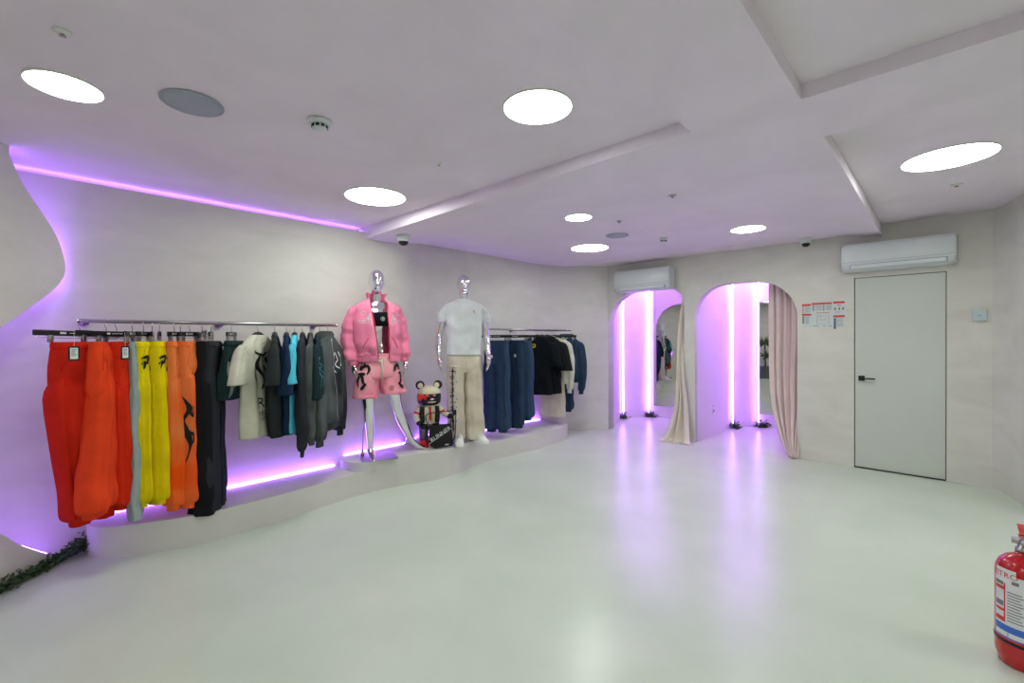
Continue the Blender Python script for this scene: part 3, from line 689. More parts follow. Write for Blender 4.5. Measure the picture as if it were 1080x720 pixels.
def top(label, col, x, y, z, rz, w=.27, L=.70, th=.045, sleeve='short', slen=None, sw=.085, hood=False, folds=4, famp=.014, ph=0., group='tops on the left rail', strokes=(), texts=(), pcol=None, name='t_shirt', cat='shirt', tilt=0, armx=1., sleeve_col=None, cuffs=None, polys=None, sstrokes=(), back=False, hem=False, neck=.085, second=None, flat=1., zipper=False):
    t = garment(name, label, cat, group, x, y, z, rz, tilt)
    R = smooth_rings([(0, 0, .0, neck, th*.4), (0, 0, -.02, neck*1.35, th*.5), (0, 0, -.055, w*.82, th*.55), (0, 0, -.10, w*.97, th*.65), (0, 0, -.2, w*.98, th*.85), (0, 0, -.5*L, w*.96, th*1.15), (0, 0, -.8*L, w*.98, th*1.4), (0, 0, -L, w*.985, th*1.45)])
    S = Shape(R, folds, famp, ph); bm = BM(); S.build(bm, sub=2, n=56); obj('body', bm, col, t)
    for sx in (-1, 1):
        if sleeve == 'short':
            sl = slen or .24
            P = [(sx*w*.74, 0, -.075), (sx*(w*.95), .0, -.13), (sx*(w+.035*armx), .0, -.13-sl*.55), (sx*(w+.055*armx), 0, -.12-sl)]
            rad = [.05, sw*.95, sw*1.02, sw*1.05]
        else:
            sl = slen or .60
            P = [(sx*w*.74, 0, -.075), (sx*w*.95, .0, -.14), (sx*(w+.03*armx), -.005, -.14-sl*.35), (sx*(w+.035*armx), -.01, -.14-sl*.65), (sx*(w+.02*armx), -.012, -.14-sl*.92), (sx*(w+.018*armx), -.012, -.14-sl)]
            rad = [.05, sw*1.0, sw*.92, sw*.85, sw*.75, sw*.5]
        R3 = smooth_rings([(p[0], p[1], p[2], r, min(r*.62, th*1.25)*(.42+.58*min(1, i/2.5))) for i, (p, r) in enumerate(zip(P, rad))])
        s3 = Shape(R3, 3, famp*.8, ph+sx, taperfold=False); bm = BM(); s3.build(bm, sub=2, n=30); o = obj('sleeve', bm, sleeve_col or col, t)
        if sstrokes and sx == (sstrokes[0]): print_on(s3, 'sleeve_print', pcol, o, sstrokes[1], (), back=back)
        if sleeve != 'short':
            cx, cy, zz, a, b = R3[-1]; bm = BM(); Shape([(cx, cy, zz+.006, a*1.0, b*1.0), (cx, cy, zz-.004, a*.9, b*.9), (cx, cy, zz-.05, a*.88, b*.88)], 8, .0015, ph, taperfold=False).build(bm, sub=3); obj('cuff', bm, cuffs or col, o)
    if hood:
        bm = BM(); Shape(smooth_rings([(0, .02, .035, neck*1.0, .035), (0, .03, .01, neck*1.45, .055), (0, .035, -.05, neck*1.55, .06), (0, .035, -.13, neck*1.35, .055), (0, .03, -.21, neck*.7, .035)]), 3, .006, ph).build(bm, sub=2); obj('hood', bm, col, t)
        bm = BM(); cx, cy, zz, a, b = R[-1]; Shape([(0, cy, -L+.006, a*.99, b), (0, cy, -L-.005, a*.93, b*.85), (0, cy, -L-.06, a*.91, b*.82)], 9, .002, ph, taperfold=False).build(bm, sub=3); obj('hem_band', bm, col, t)
    else:
        bm = BM()
        ring = [(math.cos(a)*neck*1.08, -abs(math.sin(a))*th*.5 if math.sin(a) < 0 else math.sin(a)*th*.45, -.012-.05*max(0, -math.sin(a))) for a in [2*PI*i/20 for i in range(21)]]
        tube(bm, ring, .007, 6); obj('collar', bm, col, t)
    if strokes or texts: print_on(S, 'print', pcol, t, strokes, texts, back=back)
    if zipper:
        bm = BM(); tube(bm, [S.surf(0, -.03-L*i/12*.95, .003) for i in range(13)], .005, 5); obj('zip', bm, M['steel'], t)
    return t
# hangers -----------------------------------------------------------
def hook_bm(h=.085):
    bm = BM(); pts = [(.0, 0, h-.085+.0)]
    P = [(0, 0, -.0)]+[(0, 0, h*.35)]+[(math.sin(a)*.022, 0, h-.02+.0-math.cos(a)*.022+.0) for a in [PI*.0+PI*1.35*i/9 for i in range(10)]]
    # hook goes up, then curls over the rail (rail runs through the curl, across the hanger)
    P = [(0, 0, 0), (0, 0, h-.05), (.012, 0, h-.035)]+[(.022*math.sin(PI/2+PI*1.1*i/10), 0, h-.022*math.cos(PI/2+PI*1.1*i/10)) for i in range(11)]
    tube(bm, P, .0022, 6); return bm
def clip_hanger(label, x, y, rz, w=.21, z=RAILZ, tilt=0., clipx=.15, group='clip hangers on the left rail', hh=.065, plate=True, tint='black'):
    t = thing('clip_hanger', label, 'hanger', (x, y, z), rz, group); t.rotation_euler = (0, tilt, rz)
    h0 = -hh
    bm = BM(); P = [(0, 0, h0), (0, 0, -.045), (-.01, 0, -.032)]+[(-.0165*math.cos(PI*.15+PI*1.0*i/10), 0, .0165*math.sin(-PI*.25+PI*1.1*i/10)) for i in range(11)]
    tube(bm, P, .0022, 6); obj('hook', bm, M['chrome'], t)
    bm = BM(); box(bm, -w, w, -.006, .006, h0-.034, h0, .005); obj('bar', bm, M['black'], t, smooth=False)
    bm = BM(); box(bm, -w*.45, -w*.32, -.0075, -.006, h0-.022, h0-.010); box(bm, -w*.24, w*.12, -.0075, -.006, h0-.018, h0-.014); box(bm, w*.14, w*.2, -.0075, -.006, h0-.02, h0-.012)
    obj('imprint', bm, M['labw'], t, smooth=False)
    bm = BM(); tube(bm, [(-w*.94, 0, h0-.03), (-w*.94, 0, h0-.046), (w*.94, 0, h0-.046), (w*.94, 0, h0-.03)], .0018, 6); obj('clip_rod', bm, M['chrome'], t)
    for s in (-1, 1):
        bm = BM(); box(bm, s*clipx-.012, s*clipx+.012, -.009, -.004, h0-.074, h0-.030, .002); box(bm, s*clipx-.012, s*clipx+.012, .004, .009, h0-.074, h0-.030, .002); cyl(bm, (s*clipx, 0, h0-.045), .006, .022, 'x', 12)
        obj('clip', bm, M['steel'], t)
    return t
def shirt_hanger(label, x, y, rz, z=RAILZ, w=.145, group='shirt hangers on the left rail', hh=.075):
    t = thing('shirt_hanger', label, 'hanger', (x, y, z), rz, group); h0 = -hh
    bm = BM(); P = [(0, 0, h0), (0, 0, -.045), (-.01, 0, -.032)]+[(-.0165*math.cos(PI*.15+PI*1.0*i/10), 0, .0165*math.sin(-PI*.25+PI*1.1*i/10)) for i in range(11)]
    tube(bm, P, .0022, 6); obj('hook', bm, M['chrome'], t)
    P = smooth_pts([(-w, 0, h0-.075), (-w*.75, 0, h0-.055), (-w*.35, 0, h0-.02), (0, 0, h0-.006), (w*.35, 0, h0-.02), (w*.75, 0, h0-.055), (w, 0, h0-.085)], 5)
    bm = BM(); n = len(P); tube(bm, P, .013, 10, radii=[.011+.010*math.sin(PI*i/(n-1)) for i in range(n)]); 
    obj('shoulder_bar', bm, M['black'], t); return t
def swing_tag(x, y, z, rz, label, on=None):
    t = thing('hang_tag', label, 'tag', (x, y, z), rz, 'hang tags')
    bm = BM(); box(bm, -.026, .026, -.0015, .0015, -.085, 0, .001); obj('card', bm, M['black'], t, smooth=False)
    bm = BM(); box(bm, -.017, .017, -.0025, -.001, -.075, -.01); obj('paper_label', bm, M['labw'], t, smooth=False)
    bm = BM()
    for i in range(5): box(bm, -.012, .010-.003*(i % 3), -.0032, -.0022, -.022-.009*i, -.018-.009*i)
    obj('print_lines', bm, M['labg'], t, smooth=False)
    bm = BM(); tube(bm, [(0, 0, -.004), (.003, 0, .04), (0, .002, .085)], .0009, 5); obj('string', bm, M['labw'], t)
# rails --------------------------------------------------------------
def rail(label, x0, x1, y, yw, z, brk):
    t = thing('clothes_rail', label, 'clothes rail', ((x0+x1)/2, yw, z), 0, 'wall clothes rails'); c = (x0+x1)/2
    bm = BM(); cyl(bm, (0, y-yw, 0), .0125, x1-x0, 'x'); obj('bar', bm, M['steel'], t)
    for i, bx in enumerate((x0, x1)):
        bm = BM(); cyl(bm, (bx-c, y-yw, 0), .0145, .012, 'x'); obj('end_cap', bm, M['chrome'], t)
    for bx in brk:
        bm = BM(); cyl(bm, (bx-c, (y-yw)/2, 0), .009, abs(y-yw), 'y', 16); o = obj('bracket', bm, M['steel'], t)
        bm = BM(); cyl(bm, (bx-c, -.006, 0), .028, .010, 'y'); obj('wall_flange', bm, M['steel'], o)
rail('long steel clothes rail on the left, above the red and yellow trousers', .19, 1.87, 3.95, 4.35, RAILZ, (.24, 1.05, 1.82))
rail('shorter steel clothes rail on the right, above the navy clothes', 3.82, 5.58, 4.1, 4.52, 1.565, (3.9, 4.7, 5.5))

F = {k: fab('fabric_'+k, v) for k, v in dict(red_orange=(200, 38, 20), red_deep=(214, 48, 22), coral=(228, 68, 32), teal_grey=(150, 166, 166), yellow=(226, 202, 14), mustard=(190, 150, 20),
     orange=(240, 98, 24), orange_light=(238, 104, 44), black=(30, 30, 34), charcoal=(44, 50, 52), darkteal=(32, 50, 52), cream=(208, 206, 188), navy=(28, 46, 72), sky=(84, 190, 214),
     washed=(56, 64, 66), slate=(48, 50, 56), denim=(50, 70, 94), denim2=(42, 60, 82), ink=(18, 22, 28), pale=(206, 204, 190), beige=(204, 194, 176), pinkred=(225, 50, 90), pink=(238, 134, 168), pinks=(236, 146, 166), white=(216, 220, 222)).items()}
def grad(name, c1, c2, c3, z1, z2):
    m = fab(name, c1); nt = m.node_tree; b = nt.nodes['Principled BSDF']
    tc = nt.nodes.new('ShaderNodeTexCoord'); n = nt.nodes.new('ShaderNodeTexNoise'); n.inputs['Scale'].default_value = 2.6; n.inputs['Detail'].default_value = 2
    nt.links.new(tc.outputs['Object'], n.inputs['Vector'])
    r = nt.nodes.new('ShaderNodeValToRGB'); r.color_ramp.elements[0].position = .38; r.color_ramp.elements[1].position = .62
    r.color_ramp.elements[0].color = (*lin(c1), 1); r.color_ramp.elements[1].color = (*lin(c2), 1)
    nt.links.new(n.outputs['Fac'], r.inputs['Fac']); nt.links.new(r.outputs['Color'], b.inputs['Base Color']); return m
F['dye'] = grad('fabric_dyed_orange', (244, 86, 16), (236, 128, 66), None, 0, 0)
F['dye2'] = grad('fabric_faded_orange', (240, 92, 34), (234, 120, 64), None, 0, 0)
F['wash2'] = grad('fabric_washed_black', (40, 46, 48), (86, 92, 92), None, 0, 0)
F['pinkdye'] = grad('fabric_dyed_pink', (240, 120, 150), (240, 170, 180), None, 0, 0)
M['ink'] = mat('print_black', (14, 16, 18), .8); M['inkw'] = mat('print_white', (205, 212, 210), .7); M['inkb'] = mat('print_blue', (70, 120, 210), .6); M['inky'] = mat('print_gold', (196, 150, 40), .6)
M['inkt'] = mat('print_teal', (60, 130, 135), .6); M['inkg'] = mat('print_grey', (120, 124, 126), .7); M['inkyel'] = mat('print_yellow', (235, 205, 20), .6); M['inkr'] = mat('print_red', (205, 40, 50), .6)

Y1 = 3.95; ZT1 = RAILZ-.065-.068
def R_(d): return math.radians(d)
G1 = 'trousers on the left rail'
def pair(lab, hl, col, x, dy, hdeg, tdeg, L, hw=.21, htilt=0., clipx=.15, dx=0, dz=0, **k):
    clip_hanger(hl, x, Y1, R_(hdeg), hw, tilt=htilt, clipx=clipx)
    return trousers(lab, col, x+dx, Y1+dy, ZT1+dz, R_(tdeg), L, **k)
# 1-3 red
pair('red-orange sweatpants leftmost on the rail, widest and hanging lowest', 'black clip hanger at the left end of the rail, holding the widest red sweatpants', F['red_orange'], .20, -.10, 30, 30, 1.12, hw=.235, htilt=.03, wt=.15, wl=.11, th=.05, thl=.065, dx=.0, flare=.8, shift=.05, folds=4, famp=.016, ph=.3, split=.3, spread=.85)
pair('red-orange sweatpants second from the left end, flared towards the cuff', 'black clip hanger second from the left end, behind the red sweatpants', F['coral'], .325, -.14, 42, 60, 1.06, hw=.2, htilt=.03, wt=.075, wl=.055, th=.045, thl=.06, flare=1.75, shift=-.07, ph=1.7, dx=-.045, split=.3, spread=.6, folds=4, famp=.016)
pair('red sweatpants with a patch pocket, third from the left end of the rail', 'black clip hanger third from the left end, above the red pocket sweatpants', F['red_deep'], .375, -.06, 50, 55, 1.08, hw=.2, wt=.10, wl=.08, th=.055, thl=.06, folds=4, famp=.016, ph=2.9, dx=.03, split=.3, spread=.6)
# 4 grey
pair('pale grey-green sweatpants between the red and the yellow ones', 'black clip hanger above the pale grey-green sweatpants', F['teal_grey'], .455, 0, 72, 84, 1.16, hw=.19, wt=.14, wl=.10, th=.03, thl=.028, cuff=False, ph=.9, dx=.0, flare=1.05)
# 5-6 yellow
Pk = (M['ink'], 'hip')
yl0 = [([(-.045, -.115), (-.01, -.10), (-.02, -.15)], [.006, .008, .004]), ([(-.05, -.15), (-.03, -.135), (-.04, -.185)], [.003, .008, .003]), ([(.0, -.12), (.03, -.105), (.045, -.13), (.01, -.165), (-.005, -.20)], [.005, .009, .004, .008, .003]), ([(.05, -.10), (.07, -.14), (.04, -.17)], [.004, .007, .003])]
yl = [([(a*1.1-.02, b*1.0) for a, b in p], [v*1.2 for v in w_]) for p, w_ in yl0]
pair('yellow sweatpants with black lettering, the left pair of two', 'dark clip hanger tilted above the left yellow sweatpants', F['yellow'], .515, -.05, 64, 38, 1.10, hw=.12, htilt=.0, clipx=.08, wt=.075, wl=.05, th=.05, thl=.055, ph=1.1, split=.3, folds=4, famp=.017, strokes=yl, pcol=Pk, spread=1.1)
pair('mustard sweatpants half hidden between the two yellow pairs', 'clip hanger hidden behind the left yellow sweatpants', F['mustard'], .56, .10, 80, 84, 1.12, hw=.12, clipx=.08, wt=.12, wl=.08, th=.04, ph=2.1)
pair('yellow sweatpants with black lettering, the right pair of two', 'dark clip hanger seen edge-on above the right yellow sweatpants', F['yellow'], .60, -.05, 85, 42, 1.10, hw=.10, clipx=.07, wt=.07, wl=.05, th=.05, thl=.06, ph=4.1, split=.3, folds=4, famp=.017, strokes=[([(a+.0, b) for a, b in p], w_) for p, w_ in yl], pcol=Pk, flare=1.15, spread=1.0)
# 7-8 orange
pair('dyed orange sweatpants with a patch pocket, right of the yellow pairs', 'dark clip hanger above the dyed orange sweatpants', F['dye'], .685, -.04, 58, 52, 1.17, hw=.10, clipx=.06, wt=.085, wl=.05, th=.05, thl=.05, ph=.5, split=.26, folds=3, famp=.017)
fl = [([(-.02, -.36), (.012, -.44), (-.012, -.52), (.0, -.60), (.012, -.70), (-.012, -.80)], [.001, .011, .004, .014, .005, .001]), ([(.005, -.45), (.035, -.50), (.03, -.42)], [.004, .008, .001]), ([(0, -.60), (.035, -.62), (.02, -.68)], [.006, .010, .001]), ([(-.02, -.60), (-.04, -.56)], [.008, .001])]
pair('orange sweatpants with a black flame down the leg, left of the black pairs', 'dark clip hanger above the orange sweatpants with the flame', F['dye2'], .775, -.04, 50, 48, 1.17, hw=.12, clipx=.08, wt=.11, wl=.06, th=.055, thl=.055, ph=1.9, split=.24, flare=.9, folds=3, famp=.016, strokes=[([(a*.9, b*1.05) for a, b in p], [q*1.1 for q in w_]) for p, w_ in fl], pcol=(M['ink'], 'leg', -2.75), spread=.9)
bpy.context.view_layer.update()
# 9-10 black
pair('black sweatpants with straight hems, in front of the washed black pair', 'dark clip hanger tilted above the black sweatpants', F['black'], .85, -.06, 66, 55, 1.24, hw=.12, htilt=-.12, clipx=.08, wt=.07, wl=.05, th=.055, thl=.06, ph=3.2, cuff=False, flare=1.05, folds=3, famp=.017)
pair('washed black flared sweatpants, rightmost long pair on the left rail', 'clip hanger hidden above the washed black flared sweatpants', F['slate'], .905, -.04, 72, 60, 1.22, hw=.12, clipx=.08, wt=.11, wl=.055, th=.05, thl=.045, ph=.2, cuff=False, flare=1.35)
pair('pinkish red sweatpants mostly hidden behind the orange ones', 'clip hanger hidden behind the orange sweatpants', F['pinkred'], .72, .12, 80, 84, 1.12, hw=.12, clipx=.08, wt=.11, wl=.07, th=.035, ph=1.2)
# shorts
t = thing('shorts', 'dark teal shorts with pale flame print hanging beside the cream t-shirt', 'shorts', (1.05, Y1-.03, ZT1), R_(50), 'shorts')
clip_hanger('dark clip hanger holding the dark teal shorts', .995+.045, Y1, R_(60), .12, clipx=.09)
R = smooth_rings([(0, 0, 0, .12, .02), (0, 0, -.04, .135, .035), (0, 0, -.2, .17, .05), (0, 0, -.24, .165, .045)])
Sh = Shape(R, 3, .008, .4); bm = BM(); Sh.build(bm, sub=2); lg = []
for sx in (-1, 1):
    s2 = Shape(smooth_rings([(sx*.07, 0, -.15, .085, .045), (sx*.085, 0, -.27, .10, .055), (sx*.09+.01, 0, -.43, .115, .06)]), 3, .008, sx, taperfold=False); s2.build(bm, sub=3); lg.append(s2)
obj('legs', bm, F['darkteal'], t)
bm = BM(); Shape([(0, 0, .002, .124, .024), (0, 0, -.035, .138, .036)], 9, .003, 0, taperfold=False).build(bm, sub=3); obj('waistband', bm, F['darkteal'], t)
lg[0].wrap = -2.2
print_on(lg[0], 'print', M['inkg'], t, [([(x+.075, max(-.42, z)) for x, z in p], w_) for p, w_ in [([(-.06, -.10), (-.085, -.20), (-.06, -.30), (-.09, -.40)], [.004, .016, .010, .002]), ([(-.11, -.14), (-.12, -.24), (-.09, -.34), (-.115, -.41)], [.003, .010, .013, .002]), ([(-.05, -.2), (-.03, -.31), (-.045, -.39)], [.003, .010, .002])]])
# tops
ZS = RAILZ-.075-.012
def tp(lab, hl, col, x, deg, dy=0, dz=0, **k):
    shirt_hanger(hl, x, Y1, R_(deg)); return top(lab, col, x, Y1+dy, ZS+dz, R_(deg), **k)
tp('cream oversized t-shirt with black graphic print, beside the dark shorts', 'black shirt hanger holding the cream t-shirt', F['cream'], 1.225, 40, w=.21, L=.79, th=.05, ph=.4, sw=.072, slen=.25,
   texts=[('RIVE', .115, .0, -.53, 0), ('RECORDS', .05, .0, -.61, 0), ('TOUR DATES', .036, .0, -.65, 0)], strokes=[([(-.12, -.12), (-.04, -.16), (.06, -.14)], [.006, .01, .004]), ([(-.05, -.14), (-.09, -.24), (-.03, -.34), (-.07, -.42)], [.004, .016, .010, .006]), ([(.03, -.18), (.07, -.26), (.03, -.36)], [.018, .010, .018]), ([(-.02, -.24), (.05, -.30), (.09, -.40)], [.006, .012, .006]), ([(-.11, -.22), (-.12, -.32), (-.1, -.44)], [.004, .007, .004])], pcol=M['ink'])
tp('charcoal washed t-shirt right of the cream one', 'black shirt hanger holding the charcoal t-shirt', F['charcoal'], 1.35, 68, w=.22, L=.80, th=.045, ph=1.4, sw=.10, slen=.26)
tp('navy t-shirt with gold print between charcoal and sky blue shirts', 'black shirt hanger holding the navy t-shirt', F['navy'], 1.44, 68, w=.22, L=.79, th=.045, ph=2.4, slen=.34, sw=.09, strokes=[([(-.02, -.5), (.01, -.55), (-.02, -.6), (.02, -.65)], [.006, .012, .008, .004]), ([(-.09, -.46), (-.12, -.56), (-.07, -.64)], [.004, .010, .004]), ([(.06, -.5), (.09, -.6)], [.01, .004])], pcol=M['inky'])
tp('sky blue t-shirt, the only light blue one on the rail', 'black shirt hanger holding the sky blue t-shirt', F['sky'], 1.505, 64, w=.25, L=.78, th=.04, ph=.9, sw=.075, slen=.26)
tp('dark long-sleeved top with blue and white print, right of the sky blue t-shirt', 'black shirt hanger holding the dark long-sleeved top', F['slate'], 1.57, 64, w=.25, L=.80, th=.04, sleeve='long', slen=.78, ph=3.3, sw=.07, strokes=[([(-.14, -.48), (-.08, -.56), (-.14, -.62), (-.07, -.70)], [.006, .014, .008, .004]), ([(-.04, -.45), (.0, -.55), (-.05, -.64), (.01, -.72)], [.005, .016, .01, .004]), ([(-.19, -.55), (-.15, -.6), (-.19, -.7)], [.005, .012, .004])], pcol=M['inkb'], name='long_sleeve_top')
tp('black washed hoodie, narrow between two darker tops', 'black shirt hanger holding the black washed hoodie', F['wash2'], 1.635, 64, w=.22, L=.80, th=.04, sleeve='long', slen=.70, ph=1.3, name='hoodie', cat='hoodie', hood=False)
tp('black t-shirt with thin teal line print, beside the large washed hoodie', 'black shirt hanger holding the black t-shirt with teal lines', F['darkteal'], 1.715, 60, w=.22, L=.70, th=.04, ph=2.2, slen=.40, sw=.10, strokes=[], sstrokes=(-1, [([(-.31, -.2), (-.27, -.25), (-.31, -.3), (-.26, -.36)], [.0025, .003]), ([(-.27, -.18), (-.30, -.26), (-.26, -.33), (-.29, -.42)], [.002, .003]), ([(-.33, -.26), (-.29, -.34), (-.33, -.44)], [.002, .003]), ([(-.25, -.24), (-.25, -.4)], [.002, .003])]), pcol=M['inkt'])
tp('large washed black zip hoodie with white lettering, last on the left rail', 'black shirt hanger holding the large washed hoodie', F['wash2'], 1.79, 46, w=.22, L=.76, th=.055, sleeve='long', slen=.74, hood=True, ph=.7, sw=.095, zipper=True, strokes=[([(-.02, -.20), (.03, -.16), (.08, -.22), (.03, -.26), (.10, -.30)], [.007, .010, .007, .01, .005]), ([(.12, -.15), (.16, -.22), (.12, -.28)], [.008, .010, .006]), ([(-.06, -.28), (0, -.31), (.06, -.34)], [.006, .008, .004])], pcol=M['inkw'], name='hoodie', cat='hoodie')
swing_tag(.16, 3.68, 1.418, R_(8), 'black and white hang tag on the leftmost red sweatpants')
swing_tag(.395, 3.74, 1.415, R_(30), 'black and white hang tag at the red pocket sweatpants')

# right rail --------------------------------------------------------------
Y2 = 4.10; Z2 = 1.565; G2 = 'trousers on the right rail'
def pair2(lab, hl, col, x, deg, L, tdeg=None, dy=0, hw=.2, dz=0, **k):
    clip_hanger(hl, x, Y2, R_(deg), hw, z=Z2, group='clip hangers on the right rail', hh=.07)
    k.setdefault('group', G2); return trousers(lab, col, x, Y2+dy, Z2-.07-.068+dz, R_(deg if tdeg is None else tdeg), L, **k)
logo = [([(.012*math.cos(a), -.0+.012*math.sin(a)) for a in [2*PI*i/12 for i in range(13)]], [.004, .004])]
def dot(x, z, r): return [([(x+r*math.cos(a), z+r*math.sin(a)) for a in [2*PI*i/12 for i in range(13)]], [r*.45, r*.45]), ([(x-r*.6, z), (x+r*.6, z)], [r*.5, r*.5])]
pair2('navy blue sweatpants with a round white badge, first on the right rail', 'black clip hanger above the navy sweatpants nearest the white-shirt mannequin', F['denim'], 4.02, -62, 1.15, wt=.15, wl=.088, th=.06, thl=.075, ph=.5, strokes=dot(-.045, -.20, .014), pcol=(M['inkw'], 'hip'), folds=4, flare=1.1, famp=.017)
pair2('navy blue sweatpants, slim in view between the two wider navy pairs', 'black clip hanger above the middle navy sweatpants', F['denim2'], 4.36, -75, 1.15, wt=.10, wl=.08, th=.05, thl=.06, ph=1.5, folds=4, strokes=dot(.03, -.2, .014), pcol=(M['inkw'], 'hip'), hw=.2, spread=.8)
pair2('navy blue sweatpants half behind the first black t-shirt', 'black clip hanger above the third navy sweatpants', F['denim'], 4.48, -62, 1.06, wt=.12, wl=.085, th=.055, thl=.07, ph=2.5, folds=4, flare=1.05, dy=-.02)
def tp2(lab, hl, col, x, deg, dy=0, dz=0, **k):
    shirt_hanger(hl, x, Y2, R_(deg), z=Z2, group='shirt hangers on the right rail'); k.setdefault('group', 'tops on the right rail')
    return top(lab, col, x, Y2+dy, Z2-.087+dz, R_(deg), **k)
smile = [([(-.035+.024*math.cos(a), -.13+.024*math.sin(a)) for a in [2*PI*i/14 for i in range(15)]], [.005, .005]), ([(-.047, -.135), (-.035, -.143), (-.023, -.135)], [.003, .003]), ([(-.043, -.122), (-.042, -.126)], [.004, .004]), ([(-.027, -.122), (-.026, -.126)], [.004, .004])]
tp2('black t-shirt with a yellow smiley badge on the chest', 'black shirt hanger holding the smiley t-shirt', F['ink'], 4.80, -66, w=.21, L=.80, th=.05, sw=.095, slen=.3, ph=.3, strokes=smile, pcol=M['inkyel'])
tp2('plain black t-shirt directly behind the smiley one', 'black shirt hanger holding the plain black t-shirt', F['ink'], 4.90, -68, w=.20, L=.80, th=.04, sw=.09, slen=.34, ph=1.3)
tp2('plain black t-shirt third in line, against the cream clothes', 'black shirt hanger holding the third black t-shirt', F['black'], 5.02, -66, w=.21, L=.80, th=.05, sw=.095, slen=.36, ph=2.3)
tp2('cream long-sleeved top next to the navy hoodie', 'black shirt hanger holding the cream long-sleeved top', F['pale'], 5.20, -68, w=.20, L=.68, th=.04, sleeve='long', slen=.62, ph=.9, sw=.06, name='long_sleeve_top')
pair2('cream wide trousers reaching almost to the ledge', 'black clip hanger above the cream wide trousers', F['beige'], 5.15, -56, 1.10, wt=.16, wl=.10, th=.045, cuff=False, ph=1.9, dy=.02, flare=1.1)
pair2('navy sweatpants hanging behind the navy hoodie', 'black clip hanger above the last navy sweatpants', F['denim2'], 5.38, -58, 1.06, wt=.14, wl=.085, th=.05, ph=.2, dy=.0)
tp2('navy hoodie, last on the right rail, with one long sleeve hanging', 'black shirt hanger holding the navy hoodie', F['denim2'], 5.46, -66, w=.21, L=.62, th=.06, sleeve='long', slen=.66, hood=True, ph=.5, sw=.075, name='hoodie', cat='hoodie', strokes=[([(-.07, -.42), (-.07, -.5)], [.006, .006])], pcol=M['inkw'])

# ------------------------------------------------------------------ mannequins
def loft(bm, R, n=24):
    """R: (x, y, z, a, b) ellipses stacked; closed shell"""
    R = smooth_rings(R, 4); G = [[bm.verts.new((x+a*math.cos(2*PI*i/n), y+b*math.sin(2*PI*i/n), z)) for i in range(n)] for x, y, z, a, b in R]
    for p, q in zip(G, G[1:]):
        for i in range(n): bm.faces.new((p[i], p[(i+1) % n], q[(i+1) % n], q[i]))
    bm.faces.new(G[0][::-1]); bm.faces.new(G[-1])
def limb(bm, pts, rad, n=16):
    Q = smooth_rings([(*p, r, 0) for p, r in zip(pts, rad)], 5); tube(bm, [q[:3] for q in Q], .01, n, radii=[q[3] for q in Q])
    for q in (Q[0], Q[-1]):
        g = bmesh.ops.create_icosphere(bm, subdivisions=2, radius=q[3]); bmesh.ops.translate(bm, vec=q[:3], verts=g['verts'])
def ball(bm, c, r, s=(1, 1, 1), rot=None):
    g = bmesh.ops.create_icosphere(bm, subdivisions=3, radius=r); vs = g['verts']; bmesh.ops.scale(bm, vec=s, verts=vs)
    if rot is not None: bmesh.ops.rotate(bm, matrix=rot, verts=vs)
    bmesh.ops.translate(bm, vec=c, verts=vs)
def hand(bm, w, sx, s=1., bend=.25):
    """relaxed hand hanging down from wrist w; sx=+1: thumb towards -x"""
    w = Vector(w)
    limb(bm, [w+Vector((0, 0, .03)), w, w+Vector((0, -.004, -.035)), w+Vector((0, -.006, -.075))], [.026*s, .022*s, .026*s, .024*s])
    for i, (o, l) in enumerate(((-.026, .072), (-.009, .082), (.009, .078), (.026, .062))):
        y0 = -.008; p = w+Vector((0.000, o*.9, -.085)); q = p+Vector((-sx*.006, o*.15, -l*.45)); e = q+Vector((-sx*l*bend, o*.1, -l*.5))
        limb(bm, [w+Vector((0, o*.75, -.06)), p, q, e], [.0095*s, .0088*s, .0080*s, .0066*s], 10)
    a = w+Vector((-sx*.004, -.022, -.03)); limb(bm, [a, a+Vector((-sx*.010, -.026, -.028)), a+Vector((-sx*.014, -.034, -.058))], [.012*s, .0095*s, .0078*s], 10)
def headneck(bm, z0, top, yo=0):
    h = top-z0
    loft(bm, [(0, yo+.012, z0-.05, .085, .06), (0, yo+.008, z0-.01, .056, .055), (0, yo+.002, z0+.05, .050, .052), (0, yo, z0+.10, .050, .055), (0, yo-.006, z0+.14, .045, .05)])
    c = top-.125
    loft(bm, [(0, yo-.036, c-.118, .012, .016), (0, yo-.026, c-.108, .034, .042), (0, yo-.018, c-.075, .053, .070), (0, yo-.010, c-.03, .067, .087), (0, yo-.003, c+.02, .074, .097), (0, yo+.001, c+.06, .073, .096), (0, yo+.002, c+.095, .058, .078), (0, yo+.002, c+.118, .030, .042), (0, yo+.002, c+.125, .006, .008)])
    limb(bm, [(0, yo-.092, c+.015), (0, yo-.102, c-.012), (0, yo-.107, c-.030)], [.009, .011, .012], 10)          # nose
    ball(bm, (0, yo-.088, c-.062), .018, (1.25, .5, .5)); ball(bm, (0, yo-.078, c-.092), .018, (1.2, .7, .8))      # lips, chin
    for s in (-1, 1):
        ball(bm, (s*.030, yo-.082, c+.020), .018, (1.3, .6, .6)); ball(bm, (s*.073, yo+.004, c-.005), .022, (.35, .7, 1.25))
def finish_body(name, bm, m, parent, voxel=.0055):
    bmesh.ops.recalc_face_normals(bm, faces=bm.faces)
    o = obj(name, bm, m, parent); r = o.modifiers.new('r', 'REMESH'); r.mode = 'VOXEL'; r.voxel_size = voxel; r.use_smooth_shade = True
    s = o.modifiers.new('s', 'SMOOTH'); s.iterations = 6; s.factor = .6; return o
class Fold(Shape):
    wz = .006; wf = 38.; ang = 0
    def pt(s, phi, t):
        p = super().pt(phi, t); k = s.wz*(math.sin(p.z*s.wf+1.7*math.cos(phi)+s.ph)+.5*math.sin(p.z*s.wf*1.9-2.3*math.sin(phi)))
        p.y += k*math.sin(phi); p.x += k*math.cos(phi); return p
